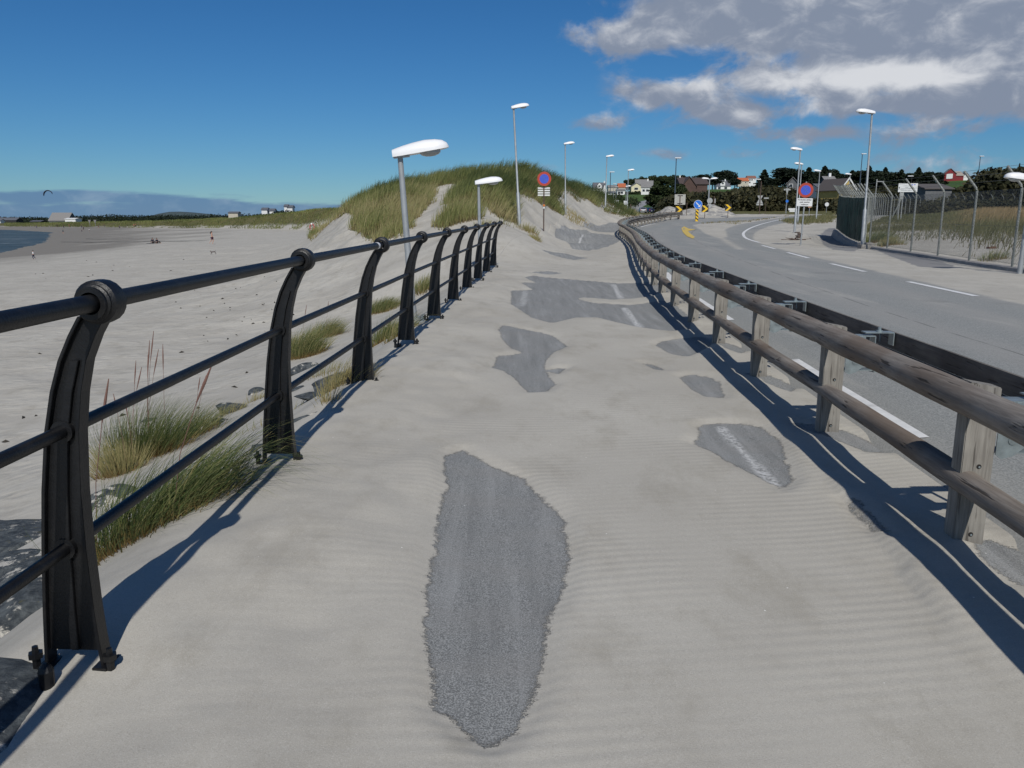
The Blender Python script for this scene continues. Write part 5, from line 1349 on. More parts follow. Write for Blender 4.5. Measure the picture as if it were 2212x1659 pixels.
# ================================================================== SAND MOUNDS
def mound(u0, u1, Y, prof, label):
    A = at(u0, 460, Y); B = at(u1, 460, Y); L_ = B.x - A.x; nx, ny = 70, 24; D = 9.0; vs = []
    for j in range(ny):
        for i in range(nx):
            x = A.x + L_ * i / (nx - 1); t = j / (ny - 1); y = Y + D * (t - .35)
            zt = at(0, np.interp(u0 + (u1 - u0) * i / (nx - 1), *zip(*prof)), Y).z; z0 = Hs(x, y)
            hgt = max(0, zt - Hs(x, Y)); pr = max(0, 1 - abs((t - .35) / (.35 if t < .35 else .65))) ** .8
            pr *= min(1, i / 3, (nx - 1 - i) / 3); vs.append((x, y, z0 - .05 + hgt * pr + .08 * float(vnoise(np.array([x * 2.0]), np.array([y * 2.0]))[0]) * pr))
    o = mesh_from('sand_mound', np.array(vs), grid_faces(ny, nx), M_ground, smooth=True); tag(o, label, 'sand mound'); return o
mound(1424, 1478, 104, [(1424, 458), (1436, 448), (1443, 446), (1453, 446.5), (1462, 449), (1473, 453), (1478, 458)], 'smaller left sand mound behind the end of the guard rail')
mound(1468, 1584, 108, [(1468, 458), (1476, 454), (1500, 449.5), (1518, 446), (1534, 441), (1541, 441.5), (1552, 446), (1564, 452), (1575, 456), (1584, 462)], 'larger right sand mound under the twin lamp')

# ================================================================== TREES
def crown_mesh(kind, seed, n):
    rng = np.random.default_rng(seed)
    if kind == 'spruce':
        t = rng.uniform(0, 1, n) ** .75; z = .12 + .88 * (1 - t); r = (.02 + .30 * t) * (1 + .22 * np.sin(z * 55 + rng.uniform(0, .6, n))) * np.sqrt(rng.uniform(.25, 1, n)); th = rng.uniform(0, 2 * math.pi, n)
        r *= 1 + .25 * np.sin(th * 5 + z * 9); c = np.stack([r * np.cos(th), r * np.sin(th), z - .1 * r], 1)
    else:
        K = 15 if kind == 'round' else 20; cs = []
        for k in range(K):
            a = rng.uniform(0, 2 * math.pi); rr = rng.uniform(.0, .34); zz_ = rng.uniform(.30, .86) if kind == 'round' else rng.uniform(.38, .90)
            if kind == 'pine' : rr *= (1.15 - zz_) * 1.5
            cs.append((rr * math.cos(a), rr * math.sin(a), zz_, rng.uniform(.09, .19)))
        cs = np.array(cs); idx = rng.integers(0, K, n); d = rng.normal(size=(n, 3)); d /= np.linalg.norm(d, axis=1)[:, None]; d[:, 2] *= .75
        c = cs[idx, :3] + d * (cs[idx, 3] * rng.uniform(.55, 1.08, n))[:, None]
        if kind == 'round': c[:, 2] = np.maximum(c[:, 2], .10 + .1 * rng.uniform(0, 1, n))
    s = rng.uniform(.010, .026, n) * (1.25 if kind == 'spruce' else 1.0)
    a = rng.normal(size=(n, 3)); a /= np.linalg.norm(a, axis=1)[:, None]; b = np.cross(a, rng.normal(size=(n, 3))); b /= np.linalg.norm(b, axis=1)[:, None]
    V_ = np.stack([c + a * s[:, None] * 1.3, c + b * s[:, None], c - a * s[:, None] * 1.3, c - b * s[:, None]], 1).reshape(-1, 3)
    tint = np.clip(.45 + .9 * (fbm(c[:, 0] * 7 + seed, c[:, 2] * 7 + c[:, 1] * 5, 3, 3) - .5) + rng.normal(0, .22, n), 0, 1)
    return V_, np.arange(n * 4).reshape(n, 4), np.repeat(tint, 4)
TP = {}
def tree_proto(kind, seed):
    key = (kind, seed)
    if key in TP: return TP[key]
    V_, F_, tn = crown_mesh(kind, seed, {'spruce': 5200, 'pine': 6500, 'round': 6500}[kind])
    cr = mesh_from('crown', V_, F_, M_leaf_dark if kind != 'round' else M_leaf_green, attrs=dict(tint=tn)); COL.objects.unlink(cr)
    m = MB(); m.tube([(0, 0, -.06), (.01, 0, .3), (.0, .01, .62), (0, 0, .85)], [.028, .022, .013, .004], 7)
    rng = random.Random(seed)
    for k in range(6):
        a = rng.uniform(0, 6.28); z = rng.uniform(.28, .6); l = rng.uniform(.12, .24); m.tube([(0, 0, z), (l * .5 * math.cos(a), l * .5 * math.sin(a), z + .08), (l * math.cos(a), l * math.sin(a), z + .18)], [.010, .007, .003], 5)
    tk = m.build('trunk', M_bark); COL.objects.unlink(tk); TP[key] = (cr, tk); return TP[key]
def tree(u, vt, wpx, Y, kind, label, seed=None, group=None, name=None):
    q = at(u, vt, Y); z = Hs(q.x, Y); h = max(2.0, q.z - z) * 1.02; seed = seed if seed is not None else 1 + int(u) % 3
    o = empty(name or {'spruce': 'spruce_tree', 'pine': 'pine_tree', 'round': 'broadleaf_tree'}[kind], (q.x, Y, z), random.uniform(0, 6.28))
    wm_ = wpx / 1736 * Y / ({'spruce': .62, 'pine': .66, 'round': .82}[kind])
    o.scale = (wm_, wm_, h); cr, tk = tree_proto(kind, seed)
    for p_ in (cr, tk): c = p_.copy(); COL.objects.link(c); c.parent = o
    tag(o, label, 'tree', group); return o
random.seed(21)
for a in [
 (1436, 393, 78, 190, 'round', 'big dark bushy tree right behind the square sign back and the parked cars', 1),
 (1412, 418, 30, 196, 'round', 'lower left shoulder bush of the big dark tree, above the blue car', 2),
 (1462, 400, 50, 188, 'round', 'right-hand dark bushy tree touching the brown hall', 3),
 (1358, 386, 26, 640, 'round', 'leftmost round tree of the knoll wood behind the yellow house', 2),
 (1376, 383, 26, 640, 'round', 'second tree from the left in the knoll wood, over the grey long roof', 3),
 (1392, 380, 30, 640, 'round', 'tree in the knoll wood above the white house with grey roof', 1),
 (1410, 377.5, 30, 640, 'round', 'highest flat-topped tree at the middle of the knoll wood', 2),
 (1428, 377, 30, 640, 'round', 'knoll wood tree just right of the flat-topped one', 3),
 (1445, 376.5, 28, 640, 'round', 'knoll wood tree left of the thin mast lamp', 1),
 (1461, 377, 26, 640, 'round', 'knoll wood tree under the thin mast lamp', 2),
 (1476, 378, 22, 640, 'pine', 'last umbrella-shaped tree at the right end of the knoll wood', 3),
 (1516, 377, 40, 560, 'pine', 'dark pine behind the roof of the brown hall', 1),
 (1540, 386, 34, 540, 'pine', 'low pine between the brown hall and the white dormer house', 2),
 (1560, 370, 44, 640, 'pine', 'tall dark pine with ragged top above the white dormer house', 3),
 (1574, 368, 34, 650, 'pine', 'rounded twin top of the tall pine above the dormer house', 1),
 (1588, 386, 26, 560, 'pine', 'dark pine directly right of the white dormer house', 2),
 (1652, 369, 36, 420, 'spruce', 'single broad spruce standing alone against the sky', 1),
 (1680, 385, 32, 430, 'round', 'low round dark tree right of the lone spruce', 1),
 (1670, 392, 24, 420, 'round', 'bushy tree in the dip beside the lone spruce', 2),
 (1708, 366, 56, 300, 'pine', 'massive spreading pine left of the no-parking lamp poles', 1),
 (1727, 378, 34, 300, 'pine', 'pine behind the lamp poles over the no-parking sign', 2),
 (1748, 369, 36, 310, 'spruce', 'pointed conifer just right of the two lamp poles', 2),
 (1764, 374, 30, 315, 'pine', 'conifer behind the verge lamp pole', 3),
 (1782, 366, 36, 320, 'spruce', 'tallest pointed conifer right of the verge lamp', 3),
 (1799, 369, 34, 320, 'pine', 'ragged conifer above the dark roof', 1),
 (1818, 380, 36, 320, 'pine', 'low conifer between the dark roof and the fence lamp', 2),
 (1842, 375, 36, 300, 'spruce', 'conifer behind the small lamp left of the tall corner lamp', 1),
 (1858, 371, 32, 290, 'pine', 'conifer just left of the tall corner lamp', 3),
 (1878, 366, 34, 280, 'spruce', 'pointed conifer just right of the tall corner lamp', 2),
 (1896, 373, 34, 280, 'pine', 'shaggy conifer above the white flag post', 2),
 (1913, 369, 30, 285, 'spruce', 'slim conifer right of the shaggy one', 3),
 (1929, 376, 34, 285, 'pine', 'low flat conifer in the middle of the right wood', 1),
 (1948, 373, 30, 280, 'spruce', 'narrow conifer before the information board', 1),
 (1966, 377, 34, 280, 'pine', 'dark conifer directly above the information board', 3),
 (1985, 369, 30, 280, 'spruce', 'spiky conifer right of the information board', 3),
 (2003, 376, 32, 280, 'pine', 'second last conifer of the right wood', 2),
 (2018, 377, 32, 280, 'pine', 'last conifer of the right wood beside the red barn', 1),
 (2203, 355, 10, 420, 'spruce', 'tiny pointed spruce on the skyline of the dark right hill', 1)]:
    big_t = a[0] > 1685 and a[0] < 2100
    tree(a[0], a[1] - (6 if big_t else 2), a[2] * (1.35 if big_t else 1.1), a[3], a[4], a[5], a[6])
def clumps(name, spots, mat, label, n_per=160, cat='thicket', leaf=.16, flat=1.0):
    """a mass of bushes: spots = (x, y, z0, radius, height)"""
    if not len(spots): print('EMPTY', name, label); return None
    rng = np.random.default_rng(len(spots)); C_ = np.array(spots, float); k = np.repeat(np.arange(len(C_)), n_per); n = len(k)
    d = rng.normal(size=(n, 3)); d /= np.linalg.norm(d, axis=1)[:, None]; d[:, 2] = np.abs(d[:, 2]); r_ = rng.uniform(.5, 1.08, n)[:, None]
    c = C_[k, :3] + d * r_ * np.stack([C_[k, 3], C_[k, 3], C_[k, 4]], 1)
    s = leaf * rng.uniform(.5, 1.4, n) * np.clip(C_[k, 3] / 1.8, .5, 3); a = rng.normal(size=(n, 3)); a /= np.linalg.norm(a, axis=1)[:, None]; b = np.cross(a, rng.normal(size=(n, 3))); b /= np.linalg.norm(b, axis=1)[:, None]
    V_ = np.stack([c + a * s[:, None] * 1.4, c + b * s[:, None], c - a * s[:, None] * 1.4, c - b * s[:, None]], 1).reshape(-1, 3)
    tint = np.clip(.4 + 1.1 * (fbm(C_[k, 0] / 5, C_[k, 1] / 5 + C_[k, 2], 3) - .5) + rng.normal(0, .2, n), 0, 1)
    o = mesh_from(name, V_, np.arange(n * 4).reshape(n, 4), mat, attrs=dict(tint=np.repeat(tint, 4))); tag(o, label, cat, kind='stuff'); return o
def band(u0, u1, Y0_, Y1_, topf, n, rmin, rmax, seed, jit=8):
    rng = random.Random(seed); sp = []
    for i in range(n):
        u = rng.uniform(u0, u1); Y = rng.uniform(Y0_, Y1_); vt = np.interp(u, *zip(*topf)) + rng.uniform(0, jit) * (1 if rng.random() < .7 else 3)
        q = at(u, vt, Y); z = Hs(q.x, Y); h = q.z - z
        if h < .4: continue
        sp.append((q.x, Y, z, rng.uniform(rmin, rmax), h))
    return sp
clumps('thicket', band(1440, 1840, 142, 178, [(1440, 425), (1470, 418), (1500, 414), (1560, 416), (1600, 412), (1660, 413), (1700, 420), (1750, 428), (1800, 430), (1840, 424)], 520, 1.4, 3.0, 4), M_leaf_olive, 'dark olive thicket hedge behind the sand mounds and signs', 190)
clumps('thicket', band(1350, 1372, 260, 300, [(1350, 424), (1372, 426)], 12, 2, 3, 5) + band(1310, 1345, 330, 360, [(1310, 417), (1345, 416)], 22, 2, 4, 6) + band(1345, 1385, 520, 540, [(1345, 410), (1385, 412)], 22, 3, 5, 7), M_leaf_green, 'garden bushes among the far white houses', 120)
clumps('thicket', band(1590, 2050, 230, 300, [(1590, 402), (1650, 400), (1700, 402), (1760, 404), (1850, 400), (2020, 404), (2050, 418)], 300, 2.5, 4.5, 8), M_leaf_olive, 'bushy undergrowth below the conifer wood', 150)
clumps('thicket', band(2040, 2330, 150, 235, [(2040, 430), (2065, 412), (2110, 395), (2125, 368), (2145, 362), (2175, 366), (2200, 364), (2330, 358)], 620, 2.0, 4.2, 9), M_leaf_olive, 'dark bush-covered hillside at the right edge', 170)
clumps('thicket', band(1830, 2330, 112, 135, [(1830, 438), (1950, 430), (2040, 432), (2330, 425)], 330, 1.2, 2.4, 10), M_leaf_olive, 'dark brown hedge behind the distant fence line', 150)
clumps('forest', band(-40, 700, 760, 900, [(-40, 469), (45, 467), (95, 468), (120, 471), (135, 466), (240, 463), (330, 464), (420, 463), (500, 462), (560, 461), (640, 456), (700, 453)], 1000, 8, 16, 11, 4), M_leaf_dark, 'long dark line of distant pine forest behind the beach', 60, 'forest')
clumps('forest', band(545, 690, 440, 470, [(545, 464), (585, 463), (600, 456), (612, 453), (640, 459), (690, 453)], 140, 4, 7, 12, 3), M_leaf_dark, 'dark clump of distant trees by the white cottages', 80, 'forest')
# far wooded hill
hm = MB(); vs = []; nh = 40
for j in range(8):
    for i in range(nh):
        u = 300 + 230 * i / (nh - 1); vt = np.interp(u, [300, 340, 365, 390, 420, 460, 530], [474, 462, 457.5, 457, 459, 463, 474]); q = at(u, vt, 1500 + j * 40)
        vs.append((q.x, 1500 + j * 40, -40 if j == 0 else (q.z + 8) * math.sin(math.pi * min(j + 1.2, 4.2) / 8.4) ** .5 - 8))
hm.add(vs, [(j * nh + i, j * nh + i + 1, (j + 1) * nh + i + 1, (j + 1) * nh + i) for j in range(7) for i in range(nh - 1)])
tag(hm.build('hill', paint('blue_green_far_hill', (.045, .065, .07), .95, 0, .25, .02), smooth=True), 'rounded wooded hill far beyond the beach', kind='structure')

# ================================================================== HOUSES
def house(name, u, vb, Y, wpx, hwall, hroof, depth, wall, roof, label, rz=0, gable='x', wins=(), dormer=None, chimney=None, door=None, barge=None):
    """u = middle, vb = foot, wpx = width as seen; local front is -Y"""
    q = at(u, vb, Y); W = wpx / 1736 * Y; o = empty(name, (q.x, Y, q.z), rz); tag(o, label, 'house'); w2, d2 = W / 2, depth / 2
    m = MB(); m.box((0, 0, hwall / 2 - 1.0), (W, depth, hwall + 2.0))
    if gable == 'x':   # ridge along X: gable ends left and right
        m.prism([(-d2, hwall - .01), (d2, hwall - .01), (0, hwall + hroof - .15)], 'x', -w2, w2)
    else: m.prism([(-w2, hwall - .01), (w2, hwall - .01), (0, hwall + hroof - .15)], 'y', -d2, d2)
    wl = m.build('wall', wall, o); e = .35; th = .18
    m = MB()
    if gable == 'x':
        k = hroof / d2
        m.prism([(-d2 - e, hwall - e * k), (0, hwall + hroof), (d2 + e, hwall - e * k), (d2 + e, hwall - e * k + th), (0, hwall + hroof + th), (-d2 - e, hwall - e * k + th)], 'x', -w2 - e, w2 + e)
    else:
        k = hroof / w2
        m.prism([(-w2 - e, hwall - e * k), (0, hwall + hroof), (w2 + e, hwall - e * k), (w2 + e, hwall - e * k + th), (0, hwall + hroof + th), (-w2 - e, hwall - e * k + th)], 'y', -d2 - e, d2 + e)
    rf = m.build('roof', roof, o)
    if barge:
        m = MB(); k = hroof / w2
        for s_ in (-1, 1):
            m.prism([(s_ * (w2 + e), hwall - e * k - .1), (0, hwall + hroof - .1), (0, hwall + hroof + .45), (s_ * (w2 + e), hwall - e * k + .4)], 'y', -d2 - e - .08, -d2 - e - .02)
        m.build('bargeboard', barge, rf)
    for (wx, wz, ww, wh) in wins:
        m = MB(); m.box((wx * w2, -d2 - .03, wz), (ww + .24, .06, wh + .24)); f = m.build('window', M_whitehouse if wall is not M_whitehouse else M_greyroof, o)
        m = MB(); m.box((wx * w2, -d2 - .05, wz), (ww, .06, wh)); m.build('pane', M_glass, f)
    if door: m = MB(); m.box((door * w2, -d2 - .04, 1.05), (1.0, .08, 2.1)); m.build('door', M_brownhouse, o)
    if dormer:
        dw, dh, dx = dormer; z0 = hwall - .05; m = MB(); m.box((dx * w2, -d2 + 1.2, z0 + dh * .35), (dw, 2.5, dh * .7)); m.prism([(dx * w2 - dw / 2, z0 + dh * .7), (dx * w2 + dw / 2, z0 + dh * .7), (dx * w2, z0 + dh * 1.25)], 'y', -d2 - .05, -d2 + 3.2)
        dm = m.build('dormer', wall, o)
        m = MB(); m.prism([(dx * w2 - dw / 2 - .3, z0 + dh * .62), (dx * w2, z0 + dh * 1.25), (dx * w2 + dw / 2 + .3, z0 + dh * .62), (dx * w2 + dw / 2 + .3, z0 + dh * .7), (dx * w2, z0 + dh * 1.38), (dx * w2 - dw / 2 - .3, z0 + dh * .7)], 'y', -d2 - .02, -d2 + 3.4); m.build('dormer_roof', roof, dm)
        m = MB(); m.box((dx * w2, -d2 - .08, z0 + dh * .55), (dw * .4, .06, dh * .32)); m.build('pane', M_glass, dm)
    if chimney: m = MB(); m.box((chimney * w2, 0, hwall + hroof + .3), (.8, .8, 1.8)); m.build('chimney', M_whitehouse, rf)
    return o
house('house', 1560, 411, 600, 29, 3.0, 3.6, 7.5, M_whitehouse, M_slate, 'white house with a central dormer on the slope above the thicket', 0, 'x', [(-.62, 1.5, 1.8, 1.3), (.3, 1.5, 1.8, 1.3)], (3.4, 3.0, -.15), .35)
house('hall', 1492, 414, 260, 56, 2.2, 1.9, 9, M_brownhouse, paint('dark_brown_roof', (.075, .055, .05), .8), 'long dark brown hall with low gabled roof beside the round trees', R(0), 'x', [(-.7, 1.2, .7, .9), (-.2, 1.2, .7, .9)])
house('hall', 1484, 411, 258, 28, 1.4, 2.6, 6, M_brownhouse, paint('dark_brown_roof', (.075, .055, .05), .8), 'red-brown gable wing at the left of the brown hall', 0, 'y')
house('house', 1472, 406, 520, 17, 3.0, 3.4, 6, M_beige, paint('brown_red_roof', (.23, .11, .08), .8), 'beige gabled house peeping out left of the brown hall', 0, 'y', [(-.2, 1.6, .8, 1)], None, -.5)
house('house', 1603, 398, 700, 22, 2.6, 2.6, 8, M_beige, M_redroof, 'low house with bright orange tiled roof on the hilltop', 0, 'x', [(-.5, 1.3, 1, 1), (.4, 1.3, 1, 1)])
house('house', 1621, 398, 720, 17, 5.0, 2.0, 8, M_whitehouse, paint('brown_red_roof', (.23, .11, .08), .8), 'tall white house right of the orange-roofed one', 0, 'x', [(-.5, 3.6, 1, 1), (0, 3.6, 1, 1), (-.5, 1.4, 1, 1)])
house('house', 1294, 418, 600, 26, 3.4, 4.2, 8, M_whitehouse, M_slate, 'white house with dark steep roof and white dormer at the far end of the dune', 0, 'x', [(-.6, 1.5, 1.2, 1.2), (.5, 1.5, 1.2, 1.2)], (3.2, 3.2, -.05), .8)
house('house', 1305, 419, 596, 9, 3.2, 3.6, 7, M_whitehouse, M_slate, 'white gable wing on the right of the steep dark-roofed house', 0, 'y')
house('house', 1373, 413, 560, 22, 3.0, 2.2, 8, M_yelhouse, M_greyroof, 'pale yellow house with low gable left of the grey-roofed white one', 0, 'y', [(-.25, 1.5, 1.2, 1.4), (.1, 1.5, 1.2, 1.4)])
house('house', 1385, 406, 620, 26, 2.6, 3.4, 8, M_yelhouse, M_greyroof, 'house with long grey roof behind the pale yellow one', 0, 'x')
house('house', 1397.5, 418, 500, 23, 3.6, 3.8, 8, M_whitehouse, M_greyroof, 'white house with light grey roof at the left edge of the big dark tree', R(-12), 'x', [(-.55, 1.7, 1.2, 1.1), (.1, 1.7, 1.2, 1.1)], None, .1)
house('garage', 1340, 421, 480, 16, 2.4, .9, 6, M_whitehouse, M_greyroof, 'low pale garage on the edge of the green field', 0, 'x', [(-.5, 1.2, 1.2, 1), (.2, 1.2, 1.2, 1)])
house('shed', 1320, 423, 470, 15, 1.6, .8, 5, M_whitehouse, M_slate, 'small white outbuildings right of the dormer house', 0, 'x')
house('shed', 1284, 424, 470, 9, 1.6, 1.0, 5, M_whitehouse, M_slate, 'small white shed behind the dune grass end', 0, 'y')
house('house', 1342, 413, 560, 15, 2.6, 2.4, 7, M_beige, M_redroof, 'small house with red tiled roof behind the last dune lamp', 0, 'x')
house('house', 1322, 412, 620, 18, 2.4, 1.6, 7, M_beige, M_greyroof, 'flat beige house right of the steep dark-roofed one', 0, 'x')
house('house', 1712, 414, 240, 23, 2.2, 1.7, 6, M_greywall, M_greyroof, 'dark grey gabled house behind the slim yield sign', R(-20), 'y', [(-.3, 1.6, .8, .8)])
house('house', 1804, 421, 215, 36, 1.3, 2.6, 9, M_yelgable, paint('brown_grey_roof', (.10, .085, .08), .8), 'house with brown roof, ochre gable and broad white bargeboards', R(18), 'y', [], None, None, None, M_whitehouse)
house('house', 1772, 421, 225, 34, 1.2, 1.6, 8, M_whitehouse, M_slate, 'lower roof wing with thin white eave left of the ochre gable', R(10), 'x')
house('house', 1787, 402, 290, 22, 1.4, 1.8, 7, M_greywall, M_greyroof, 'grey roofed house showing behind the ochre-gabled house', 0, 'x', [], None, .3)
house('shed', 2001, 421, 160, 54, 1.0, .9, 9, M_greywall, paint('dull_brown_roof', (.10, .09, .085), .85), 'long low shed roof right of the information board', 0, 'x')
o = house('barn', 2049, 388, 450, 22, 3.0, 2.6, 9, M_redwall, M_greyroof, 'dark red barn with a white door on the green hill', R(-20), 'y')
m = MB(); m.box((-.3, -4.56, 1.6), (3.0, .1, 2.6)); m.build('door', M_whitehouse, o)
house('barn', 2064, 388, 452, 16, 2.0, 2.2, 8, M_redwall, paint('pale_barn_roof', (.33, .29, .25), .8), 'pale-roofed wing of the red barn', 0, 'x')
house('house', 2080, 388, 455, 12, 1.8, 1.8, 6, M_whitehouse, M_slate, 'white farmhouse right of the red barn', 0, 'y')
house('shed', 2091, 388.5, 455, 9, 1.3, .6, 5, M_whitehouse, M_greyroof, 'small white shed at the right end of the farm', 0, 'x')
# far beach buildings
house('beach_house', 137, 484, 560, 40, 2.5, 5.0, 12, M_greywall, paint('weathered_shingle_roof', (.22, .21, .20), .85), 'wide grey-roofed beach pavilion at the far end of the bay', 0, 'x')
house('beach_house', 160, 487, 540, 22, 4.2, .5, 8, M_whitehouse, M_whitehouse, 'white flat-roofed beach building right of the grey pavilion', 0, 'x', [(-.5, 1.5, 1.6, 1.8), (.1, 1.5, 1.6, 1.8)])
house('beach_house', 22, 485, 560, 42, 3.0, 1.5, 8, paint('black_tar_wall', (.03, .03, .03), .8), M_slate, 'long black-walled cabin left of the grey pavilion', 0, 'x')
house('beach_house', 85, 486, 560, 22, 2.4, .6, 8, paint('black_tar_wall', (.03, .03, .03), .8), M_slate, 'low dark flat-roofed cabin touching the grey pavilion', 0, 'x')
house('beach_house', 3, 487, 540, 8, 3.0, 1.0, 5, M_whitehouse, M_slate, 'tiny white hut at the left edge of the photograph', 0, 'x')
house('cottage', 507, 466.5, 520, 20, 1.8, .8, 6, M_beige, M_slate, 'long low cottage in front of the wooded hill', 0, 'x')
for i, (u, v, wd, lab) in enumerate([(574, 460, 12, 'white cottage left of the dark tree clump above the beach grass'), (590, 462, 10, 'lower white cottage below the dark tree clump'), (620, 453, 7, 'tiny white cottage right of the dark tree clump'), (629, 455, 10, 'rightmost white cottage on the far grassy slope')]):
    house('cottage', u, v, 480, wd, 1.8, 1.1, 5, M_whitehouse, M_slate, lab, 0, 'x')
# flagpoles, frames on the beach front
for i, (u, v0_, v1_, wd, lab) in enumerate([(142.5, 472, 484, .12, 'white flagpole in front of the grey pavilion'), (129, 462, 471, .25, 'leaning dark crane mast over the far forest')]):
    q = at(u, v1_, 560); q2 = at(u - (2.5 if i else 0), v0_, 560); m = MB(); m.tube([(0, 0, -2), (q2.x - q.x, 0, q2.z - q.z)], wd, 6); m.ball((q2.x - q.x, 0, q2.z - q.z), wd * 1.5, 4)
    oo = m.build('mast', M_arrowpole if i else M_whitehouse); oo.location = (q.x, 560, q.z); tag(oo, lab, 'mast')
for u, lab in ((194, 'left one of two wide-topped lookout signs above the beach ridge'), (206, 'right one of two wide-topped lookout signs above the beach ridge')):
    q = at(u, 485, 400); h = at(u, 475, 400).z - q.z; m = MB(); m.cyl((0, 0, -1), (0, 0, h), .12, 6); m.prism([(-.7, h), (.7, h), (.15, h - 1.4), (-.15, h - 1.4)], 'y', -.1, .1)
    oo = m.build('beach_sign', M_greyroof); oo.location = (q.x, 400, q.z); tag(oo, lab, 'sign')
q = at(2027, 385, 300)
q = at(1893, 404, 60); m = MB(); hh = at(1893, 387, 60).z - q.z; m.cyl((0, 0, -1.6), (0, 0, hh), .03, 6); m.box((.28, 0, hh - .16), (.5, .03, .05)); m.box((0, 0, hh * .5), (.06, .04, .5))
oo = m.build('wind_vane_post', M_signgrey); oo.location = (q.x, 60, q.z); tag(oo, 'thin white post with a short arm above the chain-link cranks', 'post')

# ================================================================== CARS AND CYCLIST
def car(u, vb, Y, mat, label, rz):
    q = at(u, vb, Y); z = Hs(q.x, Y); o = empty('parked_car', (q.x, Y, z), rz); tag(o, label, 'car')   # length along Y, rear towards -Y
    lo = [(-2.1, .35), (-2.15, .75), (-2.0, .98), (-1.75, 1.02), (-1.35, 1.42), (-.9, 1.48), (.35, 1.45), (1.05, .98), (1.95, .85), (2.1, .6), (2.1, .35)]
    m = MB(); secs = [(-.86, .93), (-.70, 1.0), (.70, 1.0), (.86, .93)]; K = len(lo); vs = []; fs = []
    for (x, s) in secs:
        for (y, zz_) in lo: vs.append((x * (1 - .16 * max(0, zz_ - .95) / .5), y * (.985 if s < 1 else 1), .35 + (zz_ - .35) * s))
    for i in range(3):
        for k in range(K): fs.append((i * K + k, i * K + (k + 1) % K, (i + 1) * K + (k + 1) % K, (i + 1) * K + k))
    fs += [tuple(range(K)), tuple(3 * K + k for k in range(K))]
    m.add(vs, fs); b = m.build('body', mat, o, bevel=.03)
    m = MB(); m.add([(-.66, -1.80, 1.06), (.66, -1.80, 1.06), (.56, -1.42, 1.40), (-.56, -1.42, 1.40)], [(0, 1, 2, 3)]); m.build('rear_window', M_glass, o)
    for s_ in (-1, 1):
        m = MB(); m.add([(s_ * .862, -1.35, 1.0), (s_ * .862, .8, 1.0), (s_ * .80, .25, 1.38), (s_ * .80, -1.1, 1.38)], [(0, 1, 2, 3)]); m.build('side_window', M_glass, o)
        m = MB(); m.box((s_ * .70, -2.13, .82), (.22, .06, .2)); m.build('tail_light', M_signred, o)
        for yy in (-1.35, 1.3):
            m = MB(); m.cyl((s_ * .72, yy, .32), (s_ * .90, yy, .32), .32, 18); wh = m.build('wheel', M_text, o)
            m = MB(); m.cyl((s_ * .90, yy, .32), (s_ * .915, yy, .32), .19, 12); m.build('rim', M_galv, wh)
    m = MB(); m.box((0, -2.16, .62), (.5, .03, .12)); m.build('number_plate', M_signwhite, o)
    return o
car(1388, 461, 212, paint('silver_car_paint', (.42, .43, .46), .3, .6, .03, 2), 'silver hatchback seen from behind on the lane beyond the guard rail end', R(-4))
car(1403.5, 460, 214, paint('blue_car_paint', (.02, .03, .09), .3, .4, .03, 2), 'dark blue car parked just right of the silver hatchback', R(8))

# ================================================================== PEOPLE AND ANIMALS
def skin_figure(name, J, E_, RAD, mat, parent, h=1.0, sub=1):
    me = bpy.data.meshes.new(name); names = list(J); me.from_pydata([Vector(J[k]) * h for k in names], [(names.index(a), names.index(b)) for a, b in E_], []); me.update()
    tmp = bpy.data.objects.new(name, me); COL.objects.link(tmp); md = tmp.modifiers.new('skin', 'SKIN'); md.use_smooth_shade = True
    for i, k in enumerate(names):
        r_ = tuple(x * h for x in RAD[k]) if isinstance(RAD[k], tuple) else (RAD[k] * h,) * 2; sv = me.skin_vertices[0].data[i]; sv.radius = r_; sv.use_root = (i == 0)
    s_ = tmp.modifiers.new('sub', 'SUBSURF'); s_.levels = sub; s_.render_levels = sub
    dg_ = bpy.context.evaluated_depsgraph_get(); m2_ = bpy.data.meshes.new_from_object(tmp.evaluated_get(dg_)); bpy.data.objects.remove(tmp); bpy.data.meshes.remove(me)
    m2_.materials.clear(); m2_.materials.append(mat); o = bpy.data.objects.new(name, m2_); COL.objects.link(o); o.parent = parent; return o
